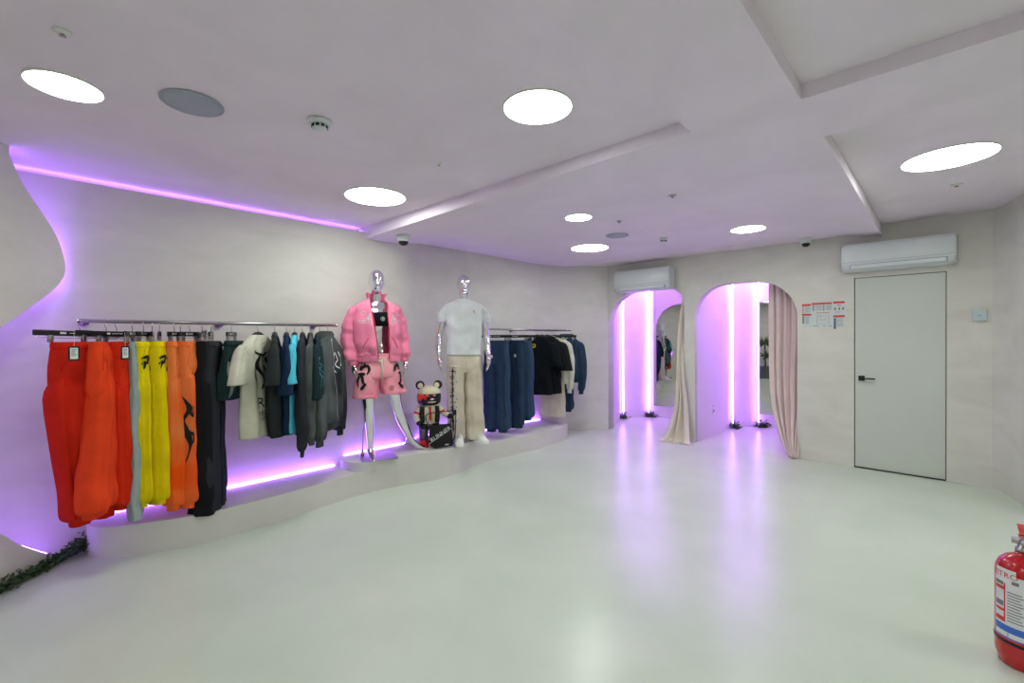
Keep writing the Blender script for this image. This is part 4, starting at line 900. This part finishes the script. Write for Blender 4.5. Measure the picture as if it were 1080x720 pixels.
# ---- female
T = thing('mannequin', 'chrome mannequin dressed in the pink jacket and shorts, one leg stepping out', 'mannequin', (2.31, 4.03, .2925), R_(-22), 'chrome mannequins')
bm = BM()
loft(bm, [(0, .01, .86, .10, .08), (0, .015, .92, .155, .105), (0, .01, .99, .158, .11), (0, 0, 1.08, .130, .092), (0, -.005, 1.15, .112, .082), (0, -.005, 1.25, .128, .09), (0, -.012, 1.34, .142, .105), (0, -.005, 1.42, .155, .095), (0, .005, 1.48, .158, .07), (0, .008, 1.515, .11, .055)])
for s in (-1, 1): ball(bm, (s*.062, -.085, 1.335), .05, (1, .8, .95))
headneck(bm, 1.53, 1.835)
limb(bm, [(-.085, .0, .90), (-.092, -.012, .70), (-.085, -.02, .50), (-.080, .008, .36), (-.074, .005, .20), (-.07, .0, .09)], [.088, .078, .055, .054, .038, .034])
limb(bm, [(-.07, .01, .085), (-.068, -.05, .05), (-.062, -.12, .024), (-.058, -.17, .016)], [.034, .034, .030, .018]); limb(bm, [(-.07, .03, .06), (-.07, .035, .03)], [.028, .024])
limb(bm, [(.085, .0, .90), (.14, -.01, .70), (.185, .0, .50), (.235, .035, .36), (.30, .085, .22), (.345, .12, .135)], [.088, .078, .056, .055, .040, .033])
limb(bm, [(.335, .12, .14), (.39, .13, .075), (.45, .145, .03), (.50, .155, .017)], [.034, .033, .030, .016]); limb(bm, [(.325, .135, .13), (.315, .14, .095)], [.028, .022])
limb(bm, [(-.165, .0, 1.465), (-.215, .01, 1.34), (-.25, .01, 1.20), (-.245, -.01, 1.06), (-.225, -.03, .95), (-.215, -.035, .93)], [.045, .043, .036, .034, .025, .023]); hand(bm, (-.215, -.04, .925), -1)
limb(bm, [(.165, .0, 1.465), (.215, .01, 1.34), (.245, .01, 1.20), (.26, -.005, 1.07), (.268, -.02, .97), (.27, -.025, .95)], [.045, .043, .036, .034, .025, .023]); hand(bm, (.27, -.03, .945), 1)
finish_body('body', bm, M['chrome'], T)
bm = BM(); box(bm, -.16, .18, -.13, .21, -.002, .004, .001); o = obj('base_plate', bm, M['steel'], T, smooth=False)
bm = BM(); tube(bm, [(-.125, .155, .004), (-.12, .12, .25), (-.10, .04, .42)], .006, 8); lathe(bm, [(.02, 0), (.02, .01), (.008, .05), (.006, .055)], c=(-.125, .155, .004), n=20); obj('support_rod', bm, M['steel'], T)

# pink jacket (open front)
J = thing('jacket', 'pink open zip jacket with white outline lettering on the chrome mannequin', 'jacket', (2.31, 4.03, .2925), R_(-22))
rings = smooth_rings([(0, .005, 1.54, .075, .075), (0, .005, 1.515, .125, .10), (.0, .0, 1.47, .205, .125), (.0, -.005, 1.38, .225, .145), (.0, -.01, 1.22, .228, .150), (.01, -.01, 1.08, .222, .145), (.015, -.01, 1.01, .212, .135)], 4)
edges = [(1.54, -.07, .085), (1.45, -.068, .085), (1.30, -.045, .092), (1.1, -.02, .098), (.95, -.005, .100)]
def edge_at(z):
    for a, b in zip(edges, edges[1:]):
        if a[0] >= z >= b[0]:
            u = (a[0]-z)/(a[0]-b[0]); return a[1]*(1-u)+b[1]*u, a[2]*(1-u)+b[2]*u
    return edges[-1][1:] if z < .95 else edges[0][1:]
S = Fold(rings, 4, .008, .6); S.wz = .005; S.wf = 30
def panel(bm, S, ts, edge, n=52):
    G = []
    for t in ts:
        cx, cy, z, a, b = S.par(t); xl, xr = edge(z)
        cl = max(-.95, min(.95, (xl-cx)/a)); cr_ = max(-.95, min(.95, (xr-cx)/a))
        cl = math.copysign(abs(cl)**(1/.85), cl); cr_ = math.copysign(abs(cr_)**(1/.85), cr_)
        p0 = -math.acos(cr_); p1 = -math.acos(cl)+2*PI     # from right edge the long way round the back to the left edge
        G.append([bm.verts.new(S.pt(p0+(2*PI-(p0-(p1-2*PI)))*0+ (p1-p0)*i/n, t)) for i in range(n+1)])
    for a, b in zip(G, G[1:]):
        for i in range(n): bm.faces.new((a[i], b[i], b[i+1], a[i+1]))
    return bm
bm = BM(); panel(bm, S, [i/30 for i in range(31)], edge_at); o = obj('body', bm, F['pink'], J); md = o.modifiers.new('s', 'SOLIDIFY'); md.thickness = .009; md.offset = 1
hr = Shape([(.015, -.01, 1.015, .215, .138), (.017, -.01, 1.00, .208, .132), (.02, -.01, .95, .205, .128), (.02, -.01, .945, .203, .126)], 14, .002, 0, taperfold=False)
bm = BM(); panel(bm, hr, [i/9 for i in range(10)], edge_at, 80); o = obj('hem_band', bm, F['pink'], J); md = o.modifiers.new('s', 'SOLIDIFY'); md.thickness = .010; md.offset = 1
cr2 = Shape(smooth_rings([(0, .0, 1.605, .10, .075), (0, .005, 1.585, .097, .08), (0, .008, 1.55, .085, .078), (0, .008, 1.52, .105, .085)], 3), 4, .006, 1.0, taperfold=False)
bm = BM(); panel(bm, cr2, [i/9 for i in range(10)], lambda z: (-.072-(z-1.52)*.1, .082+(z-1.52)*.25), 50); o = obj('collar', bm, F['pink'], J); md = o.modifiers.new('s', 'SOLIDIFY'); md.thickness = .012
for sx, P, rad in ((-1, [(-.155, 0, 1.475), (-.21, .0, 1.38), (-.245, .005, 1.24), (-.248, -.005, 1.10), (-.232, -.02, .985), (-.224, -.03, .955)], [.07, .08, .08, .078, .068, .047]),
                   (1, [(.155, 0, 1.475), (.20, .0, 1.38), (.232, .005, 1.24), (.250, -.005, 1.12), (.262, -.018, 1.02), (.266, -.025, .985)], [.07, .075, .070, .066, .060, .044])):
    s3 = Fold(smooth_rings([(p[0], p[1], p[2], r, r*.92) for p, r in zip(P, rad)], 4), 3, .006, sx, taperfold=False); s3.wz = .0045; s3.wf = 42
    bm = BM(); s3.build(bm, sub=3, n=32); o = obj('sleeve', bm, F['pink'], J)
    cx, cy, z, a, b = s3.r[-1]; bm = BM(); Shape([(cx, cy, z+.01, a*.95, b*.95), (cx, cy, z, a*.84, b*.84), (cx, cy, z-.05, a*.8, b*.8)], 10, .0015, 0, taperfold=False).build(bm, sub=3); obj('cuff', bm, F['pink'], o)
zl = []
for side in (0, 1):
    bm = BM(); tube(bm, [S.surf(edge_at(z)[side]+(-.004 if side else .004), z, .006) for z in [1.50-.04*i for i in range(13)]]+[hr.surf(edge_at(.96)[side], .96, .008)], .004, 5); obj('zip_edge', bm, F['pinkred'], J)
def wing(sx, x0): return [([(x0+sx*a, b) for a, b in p], [.0022, .0022]) for p in ([(0, 1.40), (.04, 1.36), (.02, 1.345), (.08, 1.33), (.13, 1.335)], [(.0, 1.385), (.03, 1.35), (.0, 1.34)], [(.13, 1.335), (.09, 1.312), (.03, 1.305), (.02, 1.32), (.08, 1.322)], [(.01, 1.375), (-.0, 1.30), (.02, 1.29)], [(.06, 1.42), (.09, 1.40), (.07, 1.385), (.05, 1.40), (.06, 1.42)], [(.02, 1.355), (.05, 1.35), (.02, 1.335)])]
print_on(S, 'chest_print', M['inkw'], J, wing(-1, -.07)+wing(1, .115), off=.014)
for sx in (-1, 1):
    bm = BM(); tube(bm, [S.surf(.015+sx*.11, 1.17, .010), S.surf(.015+sx*.14, 1.12, .010), S.surf(.015+sx*.16, 1.07, .010)], .004, 5); obj('pocket_seam', bm, F['pinkred'], J)
# bandeau
B = thing('bandeau_top', 'black bandeau top with white ring logo under the pink jacket', 'top', (2.31, 4.03, .2925), R_(-22))
bs = Shape([(0, -.012, 1.415, .150, .128), (0, -.016, 1.38, .150, .142), (0, -.014, 1.33, .148, .146), (0, -.01, 1.28, .136, .122)], 5, .001, 0, taperfold=False)
bm = BM(); bs.build(bm, sub=4, cap=False); o = obj('band', bm, F['ink'], B); md = o.modifiers.new('s', 'SOLIDIFY'); md.thickness = .004
def ringstroke(x, z, r, w): return ([(x+r*math.cos(a), z+r*math.sin(a)) for a in [2*PI*i/16 for i in range(17)]], [w, w])
print_on(bs, 'logo', M['inkw'], B, [ringstroke(.035, 1.35, .018, .0018), ([(.028, 1.362), (.034, 1.352), (.030, 1.34)], [.002, .002]), ([(.028, 1.352), (.044, 1.350)], [.002, .002]), ([(.042, 1.36), (.040, 1.34)], [.002, .002])])
# pink shorts
K = thing('shorts', 'pink shorts with black tribal flames and cream drawstring on the mannequin', 'shorts', (2.31, 4.03, .2925), R_(-22), 'shorts')
H_ = Shape(smooth_rings([(.01, 0, 1.01, .145, .115), (.01, 0, .97, .165, .128), (.015, 0, .88, .192, .140), (.02, 0, .80, .200, .142), (.02, 0, .77, .19, .12)], 3), 3, .006, .4)
bm = BM(); H_.build(bm, sub=3); LL = []
for sx, R in ((-1, [(-.075, 0, .86, .11, .13), (-.09, 0, .76, .115, .135), (-.105, 0, .66, .118, .14), (-.11, 0, .60, .118, .142)]), (1, [(.105, 0, .86, .11, .13), (.125, 0, .76, .115, .135), (.145, 0, .68, .118, .14), (.155, 0, .63, .120, .142)])):
    s2 = Shape(smooth_rings(R, 3), 4, .008, sx, taperfold=False); s2.build(bm, sub=3); LL.append(s2)
obj('legs', bm, F['pinkdye'], K)
bm = BM(); Shape([(.01, 0, 1.018, .146, .116), (.01, 0, 1.00, .150, .119), (.01, 0, .972, .168, .131)], 14, .0025, 0, taperfold=False).build(bm, sub=3); obj('waistband', bm, F['pinks'], K)
for s2 in LL:
    bm = BM(); cx, cy, z, a, b = s2.r[-1]; Shape([(cx, cy, z+.03, a+.001, b+.001), (cx, cy, z+.004, a+.003, b+.003), (cx, cy, z-.004, a, b)], 4, .008, (-1 if s2 is LL[0] else 1), taperfold=False).build(bm, sub=2); obj('hem', bm, F['pinks'], K)
def trib(sx, x0, z0): return [([(x0+sx*a, z0+b) for a, b in p], w_) for p, w_ in [([(.02, .17), (-.03, .13), (.0, .10), (.05, .115), (.065, .075), (.035, .02)], [.012, .02, .014, .014, .012, .002]), ([(.03, .16), (.025, .12), (.0, .09), (-.01, .04), (.0, -.01)], [.001, .012, .014, .010, .006]), ([(-.03, .04), (.0, .02), (.01, -.04), (.035, -.07)], [.008, .012, .012, .003]), ([(-.02, .02), (-.035, -.03), (-.03, -.09)], [.008, .009, .002]), ([(.035, -.05), (.0, -.09), (-.015, -.11)], [.006, .016, .002])]]
pL = trib(1, -.155, .79); pR = trib(-1, .215, .79)
def split_print(P):
    return P
print_on(H_, 'flame_print', M['ink'], K, [([(max(-.17, x), max(.79, z)) for x, z in p], w_) for p, w_ in pL[:2]] + [([(min(.205, x), max(.79, z)) for x, z in p], w_) for p, w_ in pR[:2]], off=.008)
print_on(LL[0], 'flame_print', M['ink'], K, [([(x, min(z, .83)) for x, z in p], w_) for p, w_ in pL[1:]], off=.008)
print_on(LL[1], 'flame_print', M['ink'], K, [([(x, min(z, .83)) for x, z in p], w_) for p, w_ in pR[1:]] + [ringstroke(.115, .69, .022, .0022), ([(.105, .70), (.115, .69), (.110, .675)], [.003, .003]), ([(.122, .70), (.12, .68)], [.003, .003])], off=.008)
bm = BM(); y_ = -.135
tube(bm, [(.02, y_, .985), (.0, y_-.012, .975), (-.012, y_-.01, .955), (.0, y_-.01, .94), (.018, y_-.008, .965)], .0045, 6); tube(bm, [(.02, y_, .985), (.04, y_-.012, .975), (.05, y_-.01, .955), (.038, y_-.01, .945), (.022, y_-.008, .965)], .0045, 6)
tube(bm, [(.02, y_-.01, .97), (.022, y_-.016, .88), (.026, y_-.018, .75)], .0055, 6); tube(bm, [(.024, y_-.01, .97), (.030, y_-.016, .9), (.034, y_-.02, .80)], .0055, 6); obj('drawstring', bm, F['cream'], K)

# ---- male
MP = (3.36, 3.96, .2925); MR = R_(-30)
T = thing('mannequin', 'chrome mannequin dressed in the white t-shirt and beige trousers', 'mannequin', MP, MR, 'chrome mannequins')
bm = BM()
loft(bm, [(0, .01, .84, .11, .09), (0, .01, .92, .165, .115), (0, .0, 1.0, .162, .112), (0, 0, 1.12, .148, .105), (0, -.005, 1.25, .165, .115), (0, -.01, 1.38, .188, .125), (0, .0, 1.46, .19, .105), (0, .005, 1.51, .16, .075), (0, .01, 1.555, .09, .06)])
headneck(bm, 1.575, 1.88)
for sx in (-1, 1):
    limb(bm, [(sx*.09, .0, .88), (sx*.095, -.01, .7), (sx*.095, -.015, .5), (sx*.095, .01, .3), (sx*.095, .005, .10)], [.095, .085, .06, .058, .04]); 
limb(bm, [(-.185, .0, 1.46), (-.235, .01, 1.36), (-.275, .01, 1.21), (-.285, -.01, 1.08), (-.285, -.035, .985), (-.285, -.045, .965)], [.055, .05, .042, .040, .029, .026]); hand(bm, (-.285, -.048, .96), -1, 1.08)
limb(bm, [(.185, .0, 1.46), (.235, .01, 1.36), (.26, .015, 1.21), (.27, -.005, 1.08), (.275, -.03, .98), (.275, -.04, .96)], [.055, .05, .042, .040, .029, .026]); hand(bm, (.275, -.045, .955), 1, 1.08)
finish_body('body', bm, M['chrome'], T)
W = thing('t_shirt', 'white t-shirt with small red chest print worn by the chrome mannequin', 'shirt', MP, MR)
S = Fold(smooth_rings([(0, .0, 1.605, .062, .062), (0, .0, 1.592, .085, .075), (0, .0, 1.56, .165, .10), (0, 0, 1.52, .212, .125), (0, -.005, 1.42, .218, .142), (0, -.008, 1.3, .205, .138), (0, -.008, 1.12, .192, .130), (0, -.005, .975, .190, .132)], 3), 5, .006, .9); S.wz = .0025; S.wf = 20
bm = BM(); S.build(bm, sub=3, n=60); obj('body', bm, F['white'], W)
for sx in (-1, 1):
    s3 = Fold(smooth_rings([(sx*.15, 0, 1.55, .05, .05), (sx*.20, 0, 1.49, .064, .078), (sx*.232, .005, 1.42, .066, .082), (sx*.252, .01, 1.345, .066, .082)], 3), 3, .005, sx, taperfold=False); bm = BM(); s3.build(bm, sub=3, n=32); obj('sleeve', bm, F['white'], W)
bm = BM(); tube(bm, [(.066*math.cos(a), .066*math.sin(a)-.002, 1.605-.012*max(0, -math.sin(a))) for a in [2*PI*i/24 for i in range(25)]], .008, 6); obj('collar', bm, F['white'], W)
print_on(S, 'chest_print', M['inkr'], W, [([(.080, 1.465), (.089, 1.469), (.094, 1.461)], [.003, .004]), ([(.083, 1.450), (.097, 1.454), (.102, 1.446)], [.004, .002]), ([(.092, 1.442), (.106, 1.440)], [.002, .003])])
K = thing('trousers', 'beige wide trousers with vertical black and blue lettering on the chrome mannequin', 'trousers', MP, MR)
H_ = Shape(smooth_rings([(0, 0, 1.0, .165, .12), (0, 0, .95, .178, .13), (0, 0, .85, .190, .140), (0, 0, .78, .186, .12)], 3), 3, .005, .3)
bm = BM(); H_.build(bm, sub=3); LL = []
for sx, R in ((-1, [(-.09, 0, .86, .098, .13), (-.098, 0, .7, .098, .125), (-.098, -.01, .45, .098, .12), (-.095, -.02, .2, .100, .125), (-.09, -.025, .10, .100, .12), (-.085, -.03, .062, .094, .11)]),
              (1, [(.09, 0, .86, .098, .13), (.098, 0, .7, .100, .125), (.105, -.005, .45, .104, .12), (.115, -.01, .2, .112, .13), (.118, -.015, .085, .114, .135), (.12, -.02, .04, .108, .13)])):
    s2 = Fold(smooth_rings(R, 3), 4, .009, sx*.7, taperfold=False); s2.wz = .004; s2.wf = 26; s2.build(bm, sub=3); LL.append(s2)
obj('legs', bm, F['beige'], K)
bm = BM(); Shape([(0, 0, 1.01, .168, .123), (0, 0, .985, .172, .126), (0, 0, .965, .177, .131)], 12, .002, 0, taperfold=False).build(bm, sub=3); obj('waistband', bm, F['beige'], K)
let = []
for i, ch in enumerate('formalwear'[::1]):
    let.append((ch, .085, -.150, .80-.068*i, -PI/2))
print_on(LL[0], 'leg_lettering', M['ink'], K, [([(-.150, .83), (-.153, .5), (-.148, .15)], [.006, .006])], let, off=.007)
print_on(LL[0], 'leg_gems', M['inkb'], K, [([(x, z), (x+.012, z-.008)], [.007, .007]) for x, z in ((-.145, .845), (-.115, .69), (-.16, .63), (-.115, .50), (-.155, .44), (-.12, .41), (-.155, .33), (-.12, .26), (-.155, .2))], off=.010)
bm = BM(); tube(bm, [H_.surf(.0, .93, .003), H_.surf(.0, .86, .003)], .003, 5); obj('fly_seam', bm, F['beige'], K)
def shoe(x, y, rz, label, wpos):
    t = thing('sneaker', label, 'shoe', wpos, rz, 'white sneakers')
    def outline(s, z): 
        pts = []
        for a in [2*PI*i/36 for i in range(36)]:
            c, q = math.cos(a), math.sin(a); L = .145 if q < 0 else .125; wv_ = .050*(1+.12*(q < 0)*abs(q)); pts.append(((abs(c)**.8)*math.copysign(1, c)*wv_*s, (abs(q)**.85)*math.copysign(1, q)*L*s-.03, z))
        return pts
    bm = BM(); G = [[bm.verts.new(p) for p in outline(s, z)] for s, z in ((.96, 0), (1.02, .006), (1.03, .02), (1.0, .032))]
    for a, b in zip(G, G[1:]):
        for i in range(36): bm.faces.new((a[i], a[(i+1) % 36], b[(i+1) % 36], b[i]))
    bm.faces.new(G[0][::-1]); bm.faces.new(G[-1]); obj('sole', bm, M['whitem'], t)
    bm = BM(); Q = [(0, -.165, .034, .030, .018), (0, -.14, .042, .044, .026), (0, -.09, .05, .048, .036), (0, -.04, .062, .046, .048), (0, .01, .075, .042, .058), (0, .06, .075, .040, .058), (0, .088, .068, .028, .048)]
    Q = smooth_rings(Q, 4); G = []
    for x_, y_, z_, a_, b_ in Q: G.append([bm.verts.new((a_*math.cos(2*PI*i/20), y_, max(.02, z_-.01+b_*math.sin(2*PI*i/20)))) for i in range(20)])
    for a, b in zip(G, G[1:]):
        for i in range(20): bm.faces.new((a[i], a[(i+1) % 20], b[(i+1) % 20], b[i]))
    bm.faces.new(G[0]); bm.faces.new(G[-1][::-1]); bmesh.ops.recalc_face_normals(bm, faces=bm.faces); obj('upper', bm, M['whitem'], t)
    bm = BM()
    for k in range(5): tube(bm, [(-.024, -.075+.022*k, .088+.0085*k), (0, -.078+.022*k, .094+.0095*k), (.024, -.075+.022*k, .088+.0085*k)], .0035, 6)
    obj('laces', bm, M['white'], t)
    return t
mm = Matrix.Translation(MP) @ Matrix.Rotation(MR, 4, 'Z')
for lx, ly, rr, lb in ((-.085, -.15, -8, 'white sneaker nearer the black bag, under the beige trousers'), (.15, -.12, 14, 'white sneaker at the platform end, under the beige trousers')):
    wp = mm @ Vector((lx, ly, 0)); shoe(0, 0, MR+R_(rr), lb, (wp.x, wp.y, .2925))

# ------------------------------------------------------------------ toy bear, bag, acrylic, extinguisher
TP = (2.92, 4.02, .2925); TR = R_(-28)
t = thing('toy_bear', 'collectible toy bear figure in cap, mask, vest and red tie on the ledge', 'toy', TP, TR)
C_cream = mat('toy_cream', (214, 208, 180), .3); C_blk = mat('toy_black', (16, 16, 18), .22); C_red = mat('toy_red', (214, 30, 34), .3); C_lil = mat('toy_grey', (96, 92, 108), .4); C_brn = mat('toy_brown', (110, 66, 48), .5)
for sx in (-1, 1):
    bm = BM(); lathe(bm, [(.045, 0), (.052, .006), (.052, .075), (.05, .08)], c=(sx*.058, 0, 0), n=24); a = obj('boot', bm, C_red, t)
    bm = BM(); lathe(bm, [(.049, .08), (.050, .15), (.049, .20)], c=(sx*.058, 0, 0), n=24); obj('leg', bm, C_lil, t)
bm = BM(); loft(bm, [(0, 0, .19, .105, .055), (0, 0, .22, .112, .06), (0, 0, .26, .105, .058)]); obj('shorts', bm, C_blk, t)
bm = BM(); box(bm, -.022, .022, -.066, -.05, .235, .262, .003); obj('belt_buckle', bm, M['chrome'], t)
bm = BM(); loft(bm, [(0, 0, .25, .098, .056), (0, 0, .30, .098, .062), (0, 0, .38, .108, .066), (0, 0, .43, .10, .06), (0, 0, .455, .06, .05)]); obj('torso', bm, C_cream, t)
for sx in (-1, 1):
    bm = BM(); loft(bm, [(sx*.075, -.004, .27, .034, .062), (sx*.078, -.004, .35, .036, .068), (sx*.074, -.004, .44, .034, .058)]); obj('vest_side', bm, C_blk, t)
bm = BM(); tube(bm, [(0, -.066, .43), (0, -.074, .40), (.004, -.074, .32), (.012, -.070, .29)], .010, 8, radii=[.007, .012, .015, .004]); box(bm, -.012, .012, -.08, -.06, .415, .437, .003); obj('tie', bm, C_red, t)
for k, (sx, P) in enumerate(((-1, [(-.10, 0, .42), (-.135, -.01, .36), (-.13, -.03, .30), (-.11, -.05, .27)]), (1, [(.10, 0, .42), (.145, -.01, .37), (.19, -.035, .335), (.215, -.05, .325)]))):
    bm = BM(); limb(bm, P, [.033, .034, .03, .026]); a = obj('arm', bm, C_cream, t)
    bm = BM(); q = Vector(P[1]).lerp(Vector(P[0]), .2); tube(bm, [q+Vector((-sx*.002, 0, .010)), q+Vector((sx*.005, -.002, -.010))], .0365, 18); obj('arm_band', bm, C_red, a)
    bm = BM(); ball(bm, P[-1], .033, (1.1, 1, .9)); obj('hand', bm, C_blk, t)
bm = BM(); loft(bm, [(0, 0, .45, .07, .06), (0, 0, .47, .115, .088), (0, 0, .53, .128, .098), (0, 0, .58, .12, .095), (0, 0, .62, .085, .07), (0, 0, .64, .03, .025)]); obj('head', bm, C_blk, t)
bm = BM(); loft(bm, [(0, .004, .575, .125, .098), (0, .004, .60, .118, .096), (0, .004, .635, .09, .075), (0, .004, .655, .04, .035)])
tube(bm, [(-.118, -.045, .585), (-.06, -.092, .583), (0, -.103, .583), (.06, -.092, .583), (.118, -.045, .585)], .008, 8); obj('cap', bm, C_cream, t)
bm = BM(); 
for x, z, a, b in ((-.085, .555, .045, .028), (-.03, .558, .04, .022), (-.105, .53, .025, .028), (.03, .562, .03, .016), (-.05, .535, .02, .025)): ball(bm, (x, -.072*(1-abs(x)*2.2)-.012, z), 1, (a, .02, b))
obj('hair', bm, C_red, t)
for sx in (-1, 1):
    bm = BM(); ball(bm, (sx*.095, .0, .665), .048, (1, .45, 1)); e = obj('ear', bm, C_blk, t)
    bm = BM(); ball(bm, (sx*.088-.006, -.014, .662), .030, (1, .4, 1)); obj('inner_ear', bm, C_cream, e)
bm = BM(); ball(bm, (.01, -.10, .51), .045, (1.2, .8, .75)); m_ = obj('muzzle', bm, C_blk, t)
bm = BM(); ball(bm, (.012, -.137, .525), .014, (1.4, .6, .8)); obj('nose', bm, M['chrome'], m_)
bm = BM()
for i in range(6): box(bm, -.03+i*.014, -.02+i*.014, -.142+abs(i-2.5)*.004, -.13, .490, .502, .001)
obj('teeth', bm, C_cream, m_, smooth=False)
bm = BM()
for x in (-.028, .045): ball(bm, (x, -.094, .56), .010, (1.2, .6, .8))
obj('eyes', bm, M['chrome'], t)
# messenger bag
t = thing('messenger_bag', 'black messenger bag with white diagonal lettering, slung in front of the toy bear', 'bag', (2.965, 3.885, .2925), R_(-30))
bm = BM(); V = [(-.12, .05), (-.06, .005), (.115, .02), (.135, .04), (.105, .25), (-.115, .245)]; me = slab([(x, z) for x, z in V], .05)
o = put('pouch', me, Matrix(((1, 0, 0, 0), (0, 0, 1, 0), (0, 1, 0, 0), (0, 0, 0, 1))), M['blackmatte'], t); bm.free(); md = o.modifiers.new('b', 'BEVEL'); md.width = .012; md.segments = 3
me = slab([(-.118, .10), (.0, .06), (.128, .09), (.108, .255), (-.118, .25)], .010); o = put('flap', me, Matrix(((1, 0, 0, 0), (0, 0, 1, -.031), (0, 1, 0, 0), (0, 0, 0, 1))), M['blackmatte'], t); md = o.modifiers.new('b', 'BEVEL'); md.width = .003
rt = Matrix.Translation((-.002, -.0375, .155)) @ Matrix.Rotation(R_(32), 4, 'Y').inverted() @ Matrix.Rotation(PI/2, 4, 'X')
text_obj('lettering', 'RUNNER', .062, rt, M['inkw'], t)
bm = BM(); box(bm, -.13, .10, -.038, -.036, -.002, .001); 
bmesh.ops.transform(bm, matrix=Matrix.Translation((-.02, 0, .125)) @ Matrix.Rotation(R_(32), 4, 'Y').inverted(), verts=bm.verts); obj('stripe', bm, M['inkw'], t, smooth=False)
bm = BM(); box(bm, .045, .085, -.031, -.026, .035, .045); obj('brand_label', bm, M['inkw'], t, smooth=False)
bm = BM(); tube(bm, smooth_pts([(-.11, .0, .24), (-.15, -.01, .30), (-.13, .0, .37), (.02, -.01, .385), (.15, -.005, .38), (.165, .0, .30), (.155, .0, .12), (.125, .0, .06)], 5), .004, 8, flat=.014); tube(bm, smooth_pts([(.10, 0, .245), (.13, 0, .32), (.15, 0, .375)], 4), .003, 6); tube(bm, smooth_pts([(-.11, .0, .24), (-.155, 0, .2), (-.15, 0, .08), (-.115, 0, .05)], 4), .004, 8, flat=.012); obj('strap', bm, M['blackmatte'], t)
bm = BM(); box(bm, .138, .17, -.02, .02, .345, .40, .006); obj('buckle', bm, M['black'], t)
# acrylic sheet
t = thing('acrylic_stand', 'thin clear acrylic sheet standing behind the toy bear', 'stand', (2.90, 4.30, .2925), R_(-10))
bm = BM(); box(bm, -.09, .09, -.002, .002, .0, .34, .001)
obj('sheet', bm, mat('clear_acrylic', (240, 235, 250), .02, trans=1., ior=1.3), t, smooth=False)
bm = BM(); box(bm, -.095, .095, -.03, .03, -.0005, .006, .001); obj('foot', bm, bpy.data.materials['clear_acrylic'], t, smooth=False)

# fire extinguisher
EX = (3.0, -.243, 0)
t = thing('fire_extinguisher', 'red fire extinguisher with white label standing on the floor at right', 'fire extinguisher', EX, R_(0))
r = .088
bm = BM(); lathe(bm, [(r*.80, 0), (r*.86, .004), (r*.88, .02), (r*.98, .045), (r, .06), (r, .40), (r*.97, .425), (r*.86, .452), (r*.65, .472), (r*.4, .484), (.026, .49), (.024, .505)], n=56); obj('cylinder', bm, M['red'], t)
bm = BM(); lathe(bm, [(r+.0012, .105), (r+.0022, .107), (r+.0022, .116), (r+.0012, .118)], n=56, cap=False); obj('rubber_band', bm, M['black'], t)
bm = BM(); lathe(bm, [(.026, .50), (.026, .515), (.018, .52), (.018, .555)], n=24); cyl(bm, (0, 0, .545), .014, .07, 'y', 16); obj('valve', bm, M['steel'], t)
a0 = math.atan2(0-EX[1], 0-EX[0])-.18
def lab(name, m, u0, u1, z0, z1, off=.0012):
    bm = BM(); n = max(2, int(abs(u1-u0)*14)); G = []
    for i in range(n+1):
        a = a0+u0+(u1-u0)*i/n; G.append([bm.verts.new(((r+off)*math.cos(a), (r+off)*math.sin(a), z)) for z in (z0, z1)])
    for p, q in zip(G, G[1:]): bm.faces.new((p[0], q[0], q[1], p[1]))
    return bm
def labo(name, m, L, off):
    bm = BM()
    for u0, u1, z0, z1 in L:
        n = max(2, int(abs(u1-u0)*14)); G = []
        for i in range(n+1):
            a = a0+u0+(u1-u0)*i/n; G.append([bm.verts.new(((r+off)*math.cos(a), (r+off)*math.sin(a), z)) for z in (z0, z1)])
        for p, q in zip(G, G[1:]): bm.faces.new((p[0], q[0], q[1], p[1]))
    return obj(name, bm, m, t)
# angles: negative u is towards the left of the view
labo('paper_label', M['labw'], [(-.95, .28, .185, .405), (-.9, -.05, .405, .43)], .0010)
labo('blue_band', M['labb'], [(-.95, .28, .155, .185), (-.95, .28, .128, .134), (.26, .28, .128, .185), (-.35, -.32, .128, .16)], .0012)
labo('blue_box', M['labw'], [(-.93, .255, .134, .162)], .0008)
labo('red_blocks', M['labr'], [(-.92, -.50, .335, .35), (-.92, -.50, .24, .252), (-.92, -.50, .195, .215), (-.50, -.44, .195, .365)], .0016)
labo('grey_blocks', M['labg'], [(-.92, -.52, .355, .37), (-.92, -.52, .262, .285)]+[(-.36, .20-.05*(i % 3), .205+.0125*i, .2095+.0125*i) for i in range(11)]+[(-.2, .05, .37, .385)], .0016)
bm = BM()
vs, fs = text2d('ETRO', .034); V = []
for v in vs:
    a = a0-.45-v.x/r*-1; V.append(bm.verts.new(((r+.0022)*math.cos(a), (r+.0022)*math.sin(a), .402+v.y)))
for f in fs: bm.faces.new([V[i] for i in f])
obj('red_lettering', bm, M['labr'], t, smooth=False)
hv = Vector((math.cos(a0+1.2), math.sin(a0+1.2), 0))
bm = BM(); box(bm, -.012, .10, -.012, .012, .572, .580, .002); bmesh.ops.rotate(bm, cent=(0, 0, .575), matrix=Matrix.Rotation(R_(-8), 3, 'Y'), verts=bm.verts); obj('lever', bm, M['red'], t)
bm = BM(); box(bm, -.012, .09, -.010, .010, .543, .551, .002); obj('carry_handle', bm, M['red'], t)
bm = BM(); cyl(bm, (-.035, .0, .548), .013, .035, 'x', 18); obj('gauge', bm, M['steel'], t)
bm = BM(); tube(bm, smooth_pts([(0, -.03, .545), (0, -.09, .53), (0, -.125, .45), (0, -.115, .3), (0, -.108, .16)], 6), .010, 10); tube(bm, [(0, -.108, .19), (0, -.108, .05)], .015, 12); obj('hose', bm, M['black'], t)
